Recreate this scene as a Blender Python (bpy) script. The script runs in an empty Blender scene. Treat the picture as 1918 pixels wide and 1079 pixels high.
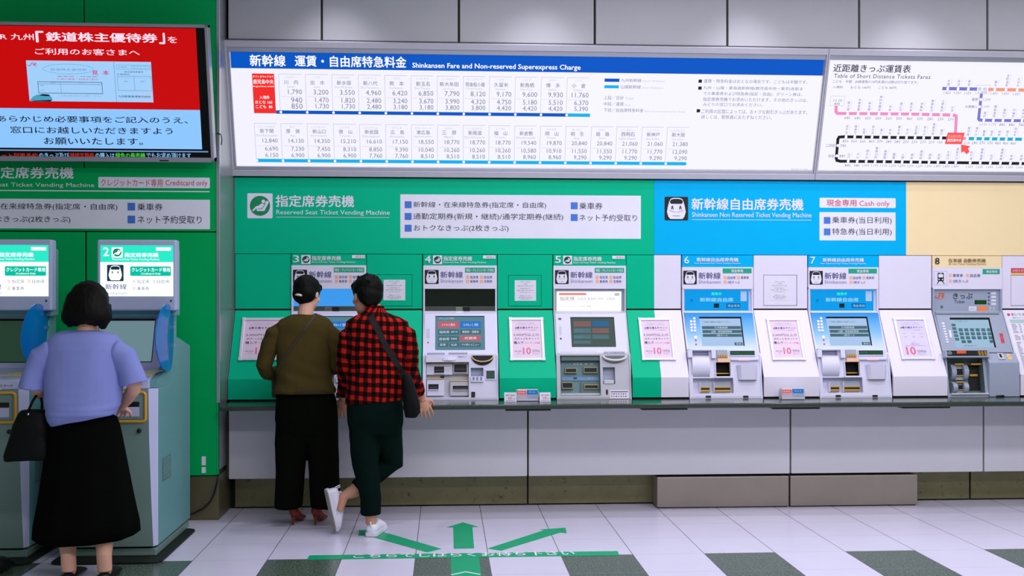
import bpy, bmesh, math, random
from mathutils import Vector, Matrix, noise
random.seed(7)
C = bpy.context.scene.collection
SC = bpy.context.scene
# ---------------------------------------------------------------- camera
F, YAW, CX, CY, H = 2050.0, math.radians(3.54), 959.0, 562.0, 1.5      # focal length in pixels of the 1918 wide frame
cam_d = bpy.data.cameras.new('camera'); cam = bpy.data.objects.new('camera', cam_d); C.objects.link(cam)
cam.location = (0, 0, H); cam.rotation_euler = (math.pi/2, 0, -YAW)
cam_d.sensor_fit = 'HORIZONTAL'; cam_d.sensor_width = 36; cam_d.lens = F/1918*36
cam_d.shift_y = (CY-539.5)/1918; cam_d.clip_start = .05
SC.camera = cam
# ---------------------------------------------------------------- colour management, world, large lamps
vs = SC.view_settings
vs.view_transform = 'Standard'; vs.look = 'None'; vs.gamma = 1; vs.exposure = 0; vs.use_curve_mapping = False
w = bpy.data.worlds.new('concourse'); SC.world = w; w.use_nodes = True
w.node_tree.nodes['Background'].inputs[0].default_value = (.70, 1.0, .74, 1); w.node_tree.nodes['Background'].inputs[1].default_value = .23
def area_lamp(name, loc, sx, sy, energy, col=(.93, .90, 1.0)):
    d = bpy.data.lights.new(name, 'AREA'); d.shape = 'RECTANGLE'; d.size = sx; d.size_y = sy; d.energy = energy; d.color = col
    o = bpy.data.objects.new(name, d); C.objects.link(o); o.location = loc; return o
area_lamp('ceiling_lamp', (2.7, 6.45, 3.93), 5.6, .35, 46)
area_lamp('ceiling_lamp', (2.9, 4.6, 3.93), 7.0, .5, 135)
area_lamp('ceiling_lamp', (2.6, 1.6, 3.93), 8.0, .5, 210)
def spot_lamp(loc, energy, ang=100):
    d = bpy.data.lights.new('downlight_lamp', 'SPOT'); d.energy = energy; d.spot_size = math.radians(ang); d.spot_blend = 1.0
    d.color = (.88, .86, 1.0); d.shadow_soft_size = .06
    o = bpy.data.objects.new('downlight_lamp', d); C.objects.link(o); o.location = loc; return o

# ---------------------------------------------------------------- measuring helpers: a pixel of the photograph on a known plane
sY, cY = math.sin(YAW), math.cos(YAW)
def ray(u, v):
    a = (u-CX)/F; b = -(v-CY)/F
    return Vector((sY+a*cY, cY-a*sY, b))
def at(u, v, Y):
    r = ray(u, v); t = Y/r.y; return Vector((r.x*t, Y, H+r.z*t))
def fl(u, v, z=0.):
    r = ray(u, v); t = (z-H)/r.z; return Vector((r.x*t, r.y*t, z))
def YofX(X, u):
    r = ray(u, CY); return X/r.x*r.y
def lin(c): c /= 255.; return c/12.92 if c <= .04045 else ((c+.055)/1.055)**2.4
# ---------------------------------------------------------------- materials
MATS = {}
def M(key, rgb=None, rough=.5, metal=0, emit=0, spec=.4, var=.04, vscale=6, alpha=1, bump=0, bscale=60, trans=0):
    if key in MATS: return MATS[key]
    m = bpy.data.materials.new(key); m.use_nodes = True; MATS[key] = m
    nt = m.node_tree; N = nt.nodes; L = nt.links; b = N['Principled BSDF']
    col = tuple(lin(x) for x in rgb)
    b.inputs['Roughness'].default_value = rough; b.inputs['Metallic'].default_value = metal
    b.inputs['Specular IOR Level'].default_value = spec
    if emit:
        b.inputs['Base Color'].default_value = (*[x*.1 for x in col], 1)
        b.inputs['Emission Color'].default_value = (*col, 1); b.inputs['Emission Strength'].default_value = emit
        b.inputs['Specular IOR Level'].default_value = .15
    else:
        tc = N.new('ShaderNodeTexCoord'); nz = N.new('ShaderNodeTexNoise'); nz.inputs['Scale'].default_value = vscale; nz.inputs['Detail'].default_value = 5
        mx = N.new('ShaderNodeMix'); mx.data_type = 'RGBA'
        mx.inputs['A'].default_value = (*[x*(1-var*1.5) for x in col], 1); mx.inputs['B'].default_value = (*[min(1, x*(1+var)) for x in col], 1)
        L.new(tc.outputs['Object'], nz.inputs['Vector']); L.new(nz.outputs['Fac'], mx.inputs['Factor']); L.new(mx.outputs['Result'], b.inputs['Base Color'])
        if bump:
            n2 = N.new('ShaderNodeTexNoise'); n2.inputs['Scale'].default_value = bscale; n2.inputs['Detail'].default_value = 4
            bp = N.new('ShaderNodeBump'); bp.inputs['Strength'].default_value = bump; bp.inputs['Distance'].default_value = .01
            L.new(tc.outputs['Object'], n2.inputs['Vector']); L.new(n2.outputs['Fac'], bp.inputs['Height']); L.new(bp.outputs['Normal'], b.inputs['Normal'])
    if trans: b.inputs['Transmission Weight'].default_value = trans
    if alpha < 1: b.inputs['Alpha'].default_value = alpha
    return m
def nodes_of(m):
    nt = m.node_tree; return nt.nodes, nt.links, nt.nodes['Principled BSDF']
# ---------------------------------------------------------------- flat planes in the place
class Pl:
    """origin O, axes a (along), b (up the surface), n = a x b points out of the surface"""
    def __init__(s, O, a, b):
        s.O = Vector(O); s.a = Vector(a).normalized(); s.b = Vector(b).normalized(); s.n = s.a.cross(s.b).normalized()
    def px(s, u, v):
        r = ray(u, v); o = Vector((0, 0, H)); t = (s.O-o).dot(s.n)/r.dot(s.n); p = o+r*t-s.O
        return p.dot(s.a), p.dot(s.b)
    def P(s, x, y, h=0.): return s.O+s.a*x+s.b*y+s.n*h
def vplane(Y, X=0, Z=0): return Pl((X, Y, Z), (1, 0, 0), (0, 0, 1))
def slant(p0, p1, X=0):
    "plane through (Y,z) p0 (low) and p1 (high), along X"
    return Pl((X, p0[0], p0[1]), (1, 0, 0), (0, p1[0]-p0[0], p1[1]-p0[1]))
FLOOR = Pl((0, 0, 0), (1, 0, 0), (0, 1, 0))
# ---------------------------------------------------------------- text meshes
TXT = {}; DXV = Vector((0, 0, 0))      # DXV: where a repeated thing is set down
def text_mesh(body, bold=0, res=2, sp=1.0):
    k = (body, bold, res, sp)
    if k in TXT: return TXT[k]
    c = bpy.data.curves.new('t', 'FONT'); c.body = body; c.size = 1; c.offset = bold; c.resolution_u = res; c.space_character = sp
    o = bpy.data.objects.new('t', c); C.objects.link(o)
    dg = bpy.context.evaluated_depsgraph_get(); dg.update()
    me = bpy.data.meshes.new_from_object(o.evaluated_get(dg))
    vs_ = [(v.co.x, v.co.y) for v in me.vertices]; fs = [tuple(p.vertices) for p in me.polygons]
    bpy.data.objects.remove(o); bpy.data.curves.remove(c); bpy.data.meshes.remove(me)
    if not vs_: vs_ = [(0, 0), (1, 1)]
    bb = (min(v[0] for v in vs_), min(v[1] for v in vs_), max(v[0] for v in vs_), max(v[1] for v in vs_))
    TXT[k] = (vs_, fs, bb); return TXT[k]
# ---------------------------------------------------------------- mesh collector
class MB:
    def __init__(s): s.v = []; s.f = []; s.m = []; s.sm = []; s.mats = []
    def mi(s, m):
        if m not in s.mats: s.mats.append(m)
        return s.mats.index(m)
    def add(s, vs_, fs, m, smooth=False):
        k = len(s.v); s.v += [Vector(p) for p in vs_]; i = s.mi(m)
        for f in fs: s.f.append(tuple(k+j for j in f)); s.m.append(i); s.sm.append(smooth)
    def poly(s, pts, m): s.add(pts, [tuple(range(len(pts)))], m)
    def box(s, x0, x1, y0, y1, z0, z1, m):
        p = [(x, y, z) for z in (z0, z1) for y in (y0, y1) for x in (x0, x1)]
        s.add(p, [(0, 2, 3, 1), (4, 5, 7, 6), (0, 1, 5, 4), (2, 6, 7, 3), (0, 4, 6, 2), (1, 3, 7, 5)], m)
    def prism(s, prof, x0, x1, m, smooth=False):
        "profile of (Y,z), counter-clockwise seen from -X... closed, extruded along X"
        n = len(prof); p = [(x0, a, b) for a, b in prof]+[(x1, a, b) for a, b in prof]
        ar = sum(prof[i][0]*prof[(i+1) % n][1]-prof[(i+1) % n][0]*prof[i][1] for i in range(n))
        fs = [tuple(range(n)), tuple(range(2*n-1, n-1, -1))]+[(i, n+i, n+(i+1) % n, (i+1) % n) for i in range(n)]
        if ar > 0: fs = [f[::-1] for f in fs]
        s.add(p, fs, m, smooth)
    def pbox(s, pl, x0, y0, x1, y1, h0, h1, m):
        if x0 > x1: x0, x1 = x1, x0
        if y0 > y1: y0, y1 = y1, y0
        p = [pl.P(x, y, h) for h in (h0, h1) for y in (y0, y1) for x in (x0, x1)]
        s.add(p, [(0, 2, 3, 1), (4, 5, 7, 6), (0, 1, 5, 4), (2, 6, 7, 3), (0, 4, 6, 2), (1, 3, 7, 5)], m)
    def pxbox(s, pl, u0, v0, u1, v1, h0, h1, m):
        a = pl.px(u0, v0); b = pl.px(u1, v1); s.pbox(pl, a[0], b[1], b[0], a[1], h0, h1, m)
    def rect(s, pl, x0, y0, x1, y1, m, h=.0008):
        if x0 > x1: x0, x1 = x1, x0
        if y0 > y1: y0, y1 = y1, y0
        s.poly([pl.P(x0, y0, h), pl.P(x1, y0, h), pl.P(x1, y1, h), pl.P(x0, y1, h)], m)
    def pxrect(s, pl, u0, v0, u1, v1, m, h=.0008):
        a = pl.px(u0, v0); b = pl.px(u1, v1); s.rect(pl, a[0], b[1], b[0], a[1], m, h)
    def frame(s, pl, x0, y0, x1, y1, t, m, h=.0008):
        s.rect(pl, x0, y0, x1, y0+t, m, h); s.rect(pl, x0, y1-t, x1, y1, m, h); s.rect(pl, x0, y0+t, x0+t, y1-t, m, h); s.rect(pl, x1-t, y0+t, x1, y1-t, m, h)
    def pxframe(s, pl, u0, v0, u1, v1, t, m, h=.0008):
        a = pl.px(u0, v0); b = pl.px(u1, v1); s.frame(pl, a[0], b[1], b[0], a[1], t, m, h)
    def rrect(s, pl, x0, y0, x1, y1, r, m, h=.0008, n=5):
        pts = []
        for cx, cy, a0 in ((x1-r, y1-r, 0), (x0+r, y1-r, 90), (x0+r, y0+r, 180), (x1-r, y0+r, 270)):
            for i in range(n+1):
                a = math.radians(a0+90*i/n); pts.append(pl.P(cx+r*math.cos(a), cy+r*math.sin(a), h))
        s.poly(pts, m)
    def pxrrect(s, pl, u0, v0, u1, v1, r, m, h=.0008):
        a = pl.px(u0, v0); b = pl.px(u1, v1); s.rrect(pl, a[0], b[1], b[0], a[1], r, m, h)
    def disc(s, pl, x, y, rx, ry, m, h=.0008, n=28):
        s.poly([pl.P(x+rx*math.cos(2*math.pi*i/n), y+ry*math.sin(2*math.pi*i/n), h) for i in range(n)], m)
    def punch(s, pl, X0, Y0, X1, Y1, holes, m, th=.05):
        "slab with rectangular recesses: holes are (x0, y0, x1, y1, depth, material of the recess)"
        holes = [(min(a, c), min(b, d), max(a, c), max(b, d), e, f) for a, b, c, d, e, f in holes]
        xs = sorted({X0, X1, *[h[0] for h in holes], *[h[2] for h in holes]}); ys = sorted({Y0, Y1, *[h[1] for h in holes], *[h[3] for h in holes]})
        for i in range(len(xs)-1):
            for j in range(len(ys)-1):
                cx, cy = (xs[i]+xs[i+1])/2, (ys[j]+ys[j+1])/2
                if not any(h[0] < cx < h[2] and h[1] < cy < h[3] for h in holes): s.rect(pl, xs[i], ys[j], xs[i+1], ys[j+1], m, 0)
        for a, b, c, d, e, f in holes:
            s.rect(pl, a, b, c, d, f, -e)
            for p, q in (((a, b), (c, b)), ((c, b), (c, d)), ((c, d), (a, d)), ((a, d), (a, b))): s.poly([pl.P(*p, 0), pl.P(*q, 0), pl.P(*q, -e), pl.P(*p, -e)], f)
        for p, q in (((X0, Y0), (X1, Y0)), ((X1, Y0), (X1, Y1)), ((X1, Y1), (X0, Y1)), ((X0, Y1), (X0, Y0))): s.poly([pl.P(*p, 0), pl.P(*p, -th), pl.P(*q, -th), pl.P(*q, 0)], m)
    def shape(s, pl, pts, x0, y0, x1, y1, m, h=.0008):
        "polygon in unit coordinates mapped to a rectangle"
        s.poly([pl.P(x0+(x1-x0)*a, y0+(y1-y0)*b, h) for a, b in pts], m)
    def stroke(s, pl, pts, wd, m, h=.0008):
        for j_, ((a, b), (c, d)) in enumerate(zip(pts, pts[1:])):
            h += .00007*(j_ > 0)
            l = math.hypot(c-a, d-b) or 1e-9; ex, ey = (c-a)/l*wd*.35, (d-b)/l*wd*.35; nx, ny = -(d-b)/l*wd/2, (c-a)/l*wd/2
            s.poly([pl.P(a-ex-nx, b-ey-ny, h), pl.P(c+ex-nx, d+ey-ny, h), pl.P(c+ex+nx, d+ey+ny, h), pl.P(a-ex+nx, b-ey+ny, h)], m)
    def text(s, pl, body, x, y, hgt, m, w=None, al='l', bold=0, h=.0016, res=2, sp=1.0, maxw=None):
        "ink box of the text: lower-left at x,y, height hgt, width w (or natural)"
        vs_, fs, bb = text_mesh(body, 0, res, sp)
        ky = hgt/max(1e-6, bb[3]-bb[1]); kx = ky if w is None else w/max(1e-6, bb[2]-bb[0])
        if maxw and w is None: kx = min(kx, maxw/max(1e-6, bb[2]-bb[0]))
        W = (bb[2]-bb[0])*kx; ox = x-(0 if al == 'l' else W/2 if al == 'c' else W)
        if bold < .006: cps = ((0, 0),)
        else: d = bold*.9; cps = ((-d, 0), (d, 0), (0, d*.8), (0, -d*.8))     # heavier strokes: the outline repeated with a small offset
        for j, (p, r) in enumerate(cps): s.add([pl.P(ox+(a+p-bb[0])*kx, y+(b+r-bb[1])*ky, h+j*.00004) for a, b in vs_], fs, m)
    def pxtext(s, pl, body, u0, v0, u1, v1, m, bold=0, h=.0016, res=2, sp=1.0):
        a = pl.px(u0, v0); b = pl.px(u1, v1); s.text(pl, body, a[0], b[1], a[1]-b[1], m, w=b[0]-a[0], bold=bold, h=h, res=res, sp=sp)
    def tube(s, pts, rad, m, n=10, cap=True, smooth=True, flat=1.0):
        pts = [Vector(p) for p in pts]; R = rad if isinstance(rad, (list, tuple)) else [rad]*len(pts)
        rings = []; up = None
        for i, p in enumerate(pts):
            t = (pts[min(i+1, len(pts)-1)]-pts[max(i-1, 0)]).normalized()
            if up is None: up = t.orthogonal().normalized()
            up = (up-t*up.dot(t)); up = up.normalized() if up.length > 1e-6 else t.orthogonal().normalized()
            sd = t.cross(up)
            rings.append([p+(up*math.cos(2*math.pi*k/n)+sd*math.sin(2*math.pi*k/n)*flat)*R[i] for k in range(n)])
        s.loft(rings, m, cap, smooth)
    def loft(s, rings, m, cap=True, smooth=True):
        n = len(rings[0]); vs_ = [p for r in rings for p in r]; fs = []
        for i in range(len(rings)-1):
            for k in range(n): fs.append((i*n+k, i*n+(k+1) % n, (i+1)*n+(k+1) % n, (i+1)*n+k))
        if cap: fs += [tuple(range(n))[::-1], tuple((len(rings)-1)*n+k for k in range(n))]
        s.add(vs_, fs, m, smooth)
    def lathe(s, c, prof, m, n=20, axis='z'):
        rings = []
        for r, z in prof:
            rg = []
            for k in range(n):
                a = 2*math.pi*k/n; x, y = max(r, 1e-4)*math.cos(a), max(r, 1e-4)*math.sin(a)
                rg.append(Vector(c)+(Vector((x, y, z)) if axis == 'z' else Vector((x, -z, y))))
            rings.append(rg)
        s.loft(rings, m)
    def ball(s, c, rx, ry, rz, m, nu=18, nv=12, rot=None):
        rings = []
        for j in range(nv+1):
            ph = math.pi*(j/nv-.5); cz = max(1e-3, math.cos(ph))
            rg = []
            for k in range(nu):
                a = 2*math.pi*k/nu; p = Vector((rx*cz*math.cos(a), ry*cz*math.sin(a), rz*math.sin(ph)))
                if rot: p = rot @ p
                rg.append(Vector(c)+p)
            rings.append(rg)
        s.loft(rings, m)
    def build(s, name, parent=None, bevel=0, seg=2, sub=0, fix=False):
        me = bpy.data.meshes.new(name); base = Vector((0, 0, 0))
        if parent is not None: base = parent['_o'] if '_o' in parent else base; base = Vector(base)
        sh = DXV-base if parent is not None else -base
        me.from_pydata([p+sh for p in s.v], [], s.f); me.validate()
        for m in s.mats: me.materials.append(m)
        if len(me.polygons) == len(s.m):
            me.polygons.foreach_set('material_index', s.m); me.polygons.foreach_set('use_smooth', s.sm)
        me.update()
        if fix:
            bm = bmesh.new(); bm.from_mesh(me); bmesh.ops.remove_doubles(bm, verts=bm.verts, dist=1e-5); bmesh.ops.recalc_face_normals(bm, faces=bm.faces); bm.to_mesh(me); bm.free()
        o = bpy.data.objects.new(name, me); C.objects.link(o)
        if parent is not None: o.parent = parent; o['_o'] = tuple(base)
        if bevel:
            b = o.modifiers.new('bevel', 'BEVEL'); b.width = bevel; b.segments = seg; b.limit_method = 'ANGLE'; b.angle_limit = math.radians(40)
        if sub:
            b = o.modifiers.new('sub', 'SUBSURF'); b.levels = sub; b.render_levels = sub
        return o
def tag(o, label, cat, group=None, kind=None):
    o['label'] = label; o['category'] = cat
    if group: o['group'] = group
    if kind: o['kind'] = kind
    return o
def thing(name, loc, label, cat, group=None):
    o = bpy.data.objects.new(name, None); C.objects.link(o); o.location = loc; o.empty_display_size = .05; o['_o'] = tuple(loc)
    return tag(o, label, cat, group)
def solo(mb, name, label, cat, group=None, **k):
    "a thing that is one mesh: origin moved to its base"
    lo = Vector((sum(p.x for p in mb.v)/len(mb.v), sum(p.y for p in mb.v)/len(mb.v), min(p.z for p in mb.v)))
    mb.v = [p-lo for p in mb.v]; o = mb.build(name, **k); o.location = lo
    return tag(o, label, cat, group)
def struct(mb, name, **k):
    o = mb.build(name, **k); o['kind'] = 'structure'; return o
# ================================================================ palette
WHT = M('white_laminate', (236, 230, 246), .38, var=.015)
GRN = M('green_laminate', (0, 192, 142), .38, var=.02, spec=.1)
BLU = M('blue_laminate', (0, 184, 240), .42, var=.02, spec=.08)
YEL = M('yellow_laminate', (255, 230, 178), .42, var=.02, spec=.2)
PANELG = M('grey_wall_panel', (184, 184, 186), .4, var=.05, vscale=2.2)
PNL2 = M('grey_counter_panel', (208, 206, 212), .38, var=.07, vscale=1.6)
ALU = M('brushed_aluminium', (188, 192, 196), .32, .85)
ALUP = M('painted_aluminium', (200, 198, 206), .35, .25)
JOINT = M('dark_joint', (60, 62, 40), .7)
BLK = M('black_plastic', (14, 16, 14), .45)
DRK = M('dark_recess', (10, 12, 8), .8)
INK = M('black_ink', (22, 24, 28), .6)
PAPER = M('white_paper', (236, 232, 244), .7)
TWHT = M('white_lettering', (240, 238, 250), .5)
TRED = M('red_lettering', (214, 60, 76), .5)
SQB = M('blue_bullet', (70, 124, 214), .5)
Yw, Yf, Yp = 8.10, 7.83, 7.80            # upper wall face, lower front of the slanted panels, counter front
XL = -1.535                              # corner of the block at the side
zS0, zS1 = 1.840, 2.396                  # header signs
zG, zK = 1.43, .94                       # joint above the slanted panels, their lower edge
zC = .7851                                # worktop
# ---------------------------------------------------------------- floor with procedural tiles
mf = M('floor_tiles', (230, 224, 240), .28, spec=.45)
N, L, bs = nodes_of(mf)
tc = N.new('ShaderNodeTexCoord'); sx = N.new('ShaderNodeSeparateXYZ'); L.new(tc.outputs['Object'], sx.inputs[0])
TS, TX, TY = .4257, -1.0196, 6.3972
def mth(op, a, b=None, c=None):
    n = N.new('ShaderNodeMath'); n.operation = op
    for i, v in enumerate((a, b, c)):
        if v is None: continue
        if isinstance(v, (int, float)): n.inputs[i].default_value = v
        else: L.new(v, n.inputs[i])
    return n.outputs[0]
tu = mth('DIVIDE', mth('SUBTRACT', sx.outputs[0], TX), TS); tv = mth('DIVIDE', mth('SUBTRACT', sx.outputs[1], TY), TS)
def line(t, wd):
    f = mth('FRACT', t); d = mth('MINIMUM', f, mth('SUBTRACT', 1., f)); return mth('LESS_THAN', d, wd)
gx = line(tu, .0055); gy = line(tv, .006)
even = mth('LESS_THAN', mth('FRACT', mth('MULTIPLY', tu, .5)), .5)
band = mth('MULTIPLY', mth('LESS_THAN', tv, 0.), mth('GREATER_THAN', tv, -2.))
dark = mth('MULTIPLY', even, band)
nz = N.new('ShaderNodeTexNoise'); nz.inputs['Scale'].default_value = 90; nz.inputs['Detail'].default_value = 3; L.new(tc.outputs['Object'], nz.inputs['Vector'])
nz2 = N.new('ShaderNodeTexNoise'); nz2.inputs['Scale'].default_value = 2.5; nz2.inputs['Detail'].default_value = 6; L.new(tc.outputs['Object'], nz2.inputs['Vector'])
def mix(f, a, b):
    n = N.new('ShaderNodeMix'); n.data_type = 'RGBA'
    for k, v in (('Factor', f), ('A', a), ('B', b)):
        if isinstance(v, (int, float)): n.inputs[k].default_value = v
        elif isinstance(v, tuple): n.inputs[k].default_value = (*[lin(x) for x in v], 1)
        else: L.new(v, n.inputs[k])
    return n.outputs['Result']
lt = mix(nz2.outputs['Fac'], (212, 208, 226), (224, 221, 240))
dk = mix(mth('MULTIPLY', mth('SUBTRACT', nz.outputs['Fac'], .35), 2.6), (48, 66, 56), (112, 128, 112))
c1 = mix(dark, lt, dk)
c2 = mix(mth('MULTIPLY', gy, .45), c1, (150, 140, 168)); c3 = mix(mth('MULTIPLY', gx, .9), c2, (78, 70, 92))
for l in list(bs.inputs['Base Color'].links): L.remove(l)
L.new(c3, bs.inputs['Base Color'])
bs.inputs['Roughness'].default_value = .22
m = MB(); m.box(-7, 9, -7, 8.6, -.1, 0, mf); struct(m, 'floor')
mc = M('ceiling_white', (206, 204, 210), .8)
m = MB(); m.box(-7, 9, -7, 8.6, 4.0, 4.1, mc); struct(m, 'ceiling')
# ---------------------------------------------------------------- wall behind everything
m = MB(); m.box(XL-.01, 8.5, 8.32, 8.6, 0, 4.0, JOINT); struct(m, 'wall_back')
# upper wall panels, one slab each, dark joints
ju = [602.5, 859.5, 1114.2, 1362.6, 1609.5, 1849.7]
jx = [XL+.012]+[at(u, 40, 7.80).x for u in ju]+[at(1849.7, 40, 7.8).x+.97]
jx[-1] = jx[-2]+.97; jx.append(jx[-1]+.97)
for a, b in zip(jx, jx[1:]):
    m = MB(); m.box(a+.008, b-.008, 7.80, 7.84, 3.337, 3.99, PANELG); struct(m, 'wall_back_panel', bevel=.003)
m = MB(); m.box(jx[0], jx[-1], 7.835, 7.86, 3.30, 3.99, JOINT); m.box(jx[0], jx[-1], 7.835, 8.33, 3.29, 3.32, JOINT); struct(m, 'trim_1')
for u in (628, 1010, 1392, 1700):
    x = at(u, 70, 7.8).x; spot_lamp((x, 7.42, 3.96), 44, 92)
# ---------------------------------------------------------------- block standing forward at the side (green cladding on steel base)
Yb = 7.557
xg = at(408.6, 330, Yb).x
xsj = [at(157.5, 40, Yb).x]
GRN2 = M('green_cladding', (0, 176, 92), .42, var=.02, spec=.08)
m = MB(); m.box(-5.5, XL-.012, Yb+.03, 8.6, .30, 4.0, JOINT); struct(m, 'wall_left')
SLV = M('side_cladding', (150, 156, 158), .3, .5)
m = MB(); m.box(XL-.012, XL, Yb+.012, 8.33, .34, 4.0, SLV); struct(m, 'wall_left_return')
zt, zb_ = at(300, 434, Yb).z, .307
xk = at(160.5, 600, Yb).x
def clad(x0, x1, z0, z1, nm='wall_left_cladding'):
    m = MB(); m.box(x0, x1, Yb, Yb+.03, z0, z1, GRN2); return struct(m, nm, bevel=.003)
clad(-5.5, xk-.006, zb_, zt-.004); clad(xk+.006, xg-.012, zb_, zt-.004)
clad(xsj[0]+.004, xg-.012, zt+.004, 4.0); clad(-5.5, xsj[0]-.004, zt+.004, 4.0)
m = MB(); m.box(xg-.012, xg+.012, Yb-.004, Yb+.03, .80, 4.0, ALU); struct(m, 'trim_2', bevel=.002)
m = MB(); m.box(xg-.012, XL, Yb, Yb+.03, zb_, .80, GRN2); struct(m, 'trim_3', bevel=.002)
STEEL = M('worn_steel', (130, 124, 90), .36, .45, var=.15, vscale=9)
N, L, bs = nodes_of(STEEL)
tc = N.new('ShaderNodeTexCoord'); vz = N.new('ShaderNodeTexNoise'); vz.inputs['Scale'].default_value = 22; vz.inputs['Detail'].default_value = 8; vz.inputs['Roughness'].default_value = .7
cr = N.new('ShaderNodeValToRGB'); cr.color_ramp.elements[0].position = .60; cr.color_ramp.elements[1].position = .68
L.new(tc.outputs['Object'], vz.inputs['Vector']); L.new(vz.outputs['Fac'], cr.inputs[0])
old = bs.inputs['Base Color'].links[0].from_socket
mm = N.new('ShaderNodeMix'); mm.data_type = 'RGBA'; L.new(cr.outputs[0], mm.inputs['Factor']); L.new(old, mm.inputs['A']); mm.inputs['B'].default_value = (.045, .045, .03, 1); L.new(mm.outputs['Result'], bs.inputs['Base Color'])
STEELC = M('clean_steel', (160, 150, 138), .36, .6, var=.08, vscale=5)
m = MB(); xb = at(409.7, 950, 7.57).x; m.box(-5.5, xb, 7.57, 8.3, 0, .30, M('dull_steel', (112, 104, 76), .4, .5, var=.1)); struct(m, 'baseboard_left', bevel=.004)
# ---------------------------------------------------------------- toe kick under the counter
xr = 6.4
for a, b in ((440.5, 987), (990, 1815), (1818.5, 2600)):
    x0, x1 = at(a, 920, 7.975).x, min(xr, at(b, 920, 7.975).x)
    m = MB(); m.box(x0, x1, 7.975, 8.0, .012, .30, STEEL); struct(m, 'baseboard_back')
m = MB(); m.box(XL, xr, 7.995, 8.33, 0, .30, DRK); struct(m, 'trim_4')
for a, b, lab in ((1231, 1477.5, 'low stainless steel plinth box under the counter, beside the scuffed kick plate'), (1480.5, 1718.5, 'low stainless steel plinth box under the counter, the one further along the wall')):
    x0, x1 = at(a, 930, 7.785).x, at(b, 930, 7.785).x
    m = MB(); m.box(x0, x1, 7.785, 7.97, .008, .225, STEELC); m.box(x0+.01, x1-.01, 7.80, 7.96, 0, .02, DRK)
    solo(m, 'plinth_box', lab, 'plinth', 'steel plinth boxes', bevel=.004)
# ---------------------------------------------------------------- counter front panels and worktop
pu = [427, 988.8, 1480.8, 1842.5]
px_ = [at(u, 830, Yp).x for u in pu]; px_.append(xr)
labs = ['pale grey panel under the counter behind the two customers', 'pale grey panel under the counter below ticket machines 5 and 6', 'pale grey panel under the counter below ticket machine 7', 'pale grey panel under the counter at the far end below the yellow sign']
for i in range(4):
    m = MB(); m.box(px_[i]+.006, px_[i+1]-.006, Yp, Yp+.03, .241, .7505, PNL2)
    solo(m, 'counter_panel', labs[i], 'panel', 'counter front panels', bevel=.003)
m = MB(); m.box(XL, xr, Yp+.03, 8.3, .25, .75, JOINT); struct(m, 'trim_5')
CNT = M('dark_green_stone', (44, 58, 46), .16, spec=.6, var=.2, vscale=40)
t = thing('worktop', (2.4, 7.9, zC), 'long dark green polished worktop carrying the row of ticket machines', 'worktop')
m = MB(); m.box(at(411, 760, 7.47).x, xr, 7.47, 8.25, .752, zC, CNT); m.build('slab', t, bevel=.008, seg=3)
for a, b in ((947, 1032), (1202, 1288), (1448, 1536), (1691, 1780)):
    x0, x1 = at(a, 770, 7.5).x, at(b, 770, 7.5).x
    m = MB(); m.box(x0, x1, 7.50, 7.797, .738, .7525, BLK); m.build('bracket', t, bevel=.003)
# ---------------------------------------------------------------- coloured header signs over the machines
ICG = M('icon_green', (0, 146, 90), .5)
def seat_icon(m, pl, u0, v0, u1, v1, g=None, wht=None, h=.0012):
    g = g or ICG; wht = wht or TWHT
    a = pl.px(u0, v0); b = pl.px(u1, v1); x0, y0, x1, y1 = a[0], b[1], b[0], a[1]; s = x1-x0
    m.rrect(pl, x0, y0, x1, y1, s*.05, wht, h); m.disc(pl, x0+s/2, y0+(y1-y0)/2, s*.40, (y1-y0)*.40, g, h+.0008)
    m.shape(pl, [(.19, .31), (.25, .28), (.36, .40), (.38, .29), (.68, .29), (.70, .34), (.85, .64), (.82, .70), (.76, .70), (.66, .55), (.60, .60), (.54, .58), (.44, .50), (.34, .48)], x0, y0, x1, y1, wht, h+.0016)
    m.stroke(pl, [(x0+s*.42, y0+s*.37), (x0+s*.60, y0+s*.40), (x0+s*.72, y0+s*.60)], s*.022, g, h+.0022)
    m.disc(pl, x0+s*.635, y0+(y1-y0)*.675, s*.072, s*.072, wht, h+.0022)
def train_face(m, pl, u0, v0, u1, v1, bk=None, wh=None, h=.0012):
    bk = bk or INK; wh = wh or TWHT
    a = pl.px(u0, v0); b = pl.px(u1, v1); x0, y0, x1, y1 = a[0], b[1], b[0], a[1]; s = x1-x0; T = y1-y0
    m.rrect(pl, x0, y0, x1, y1, s*.05, bk, h)
    m.shape(pl, [(.24, .06), (.76, .06), (.84, .16), (.90, .36), (.86, .58), (.80, .80), (.74, .91), (.62, .95), (.38, .95), (.26, .91), (.20, .80), (.14, .58), (.10, .36), (.16, .16)], x0, y0, x1, y1, wh, h+.0008)
    m.shape(pl, [(.26, .70), (.74, .70), (.78, .80), (.72, .88), (.6, .91), (.4, .91), (.28, .88), (.22, .80)], x0, y0, x1, y1, bk, h+.0016)
    for q in (.28, .62): m.shape(pl, [(q, .46), (q+.03, .46), (q+.05, .56), (q+.07, .46), (q+.10, .46), (q+.10, .50), (q+.07, .62), (q+.03, .62), (q, .52)], x0, y0, x1, y1, bk, h+.0016)
    m.rect(pl, x0+s*.34, y0+T*.18, x0+s*.66, y0+T*.195, bk, h+.0016)
    for q in ((.2, .42, .46, .34), (.8, .42, .54, .34)): m.stroke(pl, [(x0+s*q[0], y0+T*q[1]), (x0+s*q[2], y0+T*q[3])], s*.012, bk, h+.0016)
plW = vplane(Yw)
xa, xb2, xc = at(440, 400, Yw).x, at(1225, 400, Yw).x, at(1697, 400, Yw).x
m = MB(); m.box(xa, xb2, Yw, Yw+.03, zS0, zS1, GRN)
seat_icon(m, plW, 463.3, 362, 510.7, 409)
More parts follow.
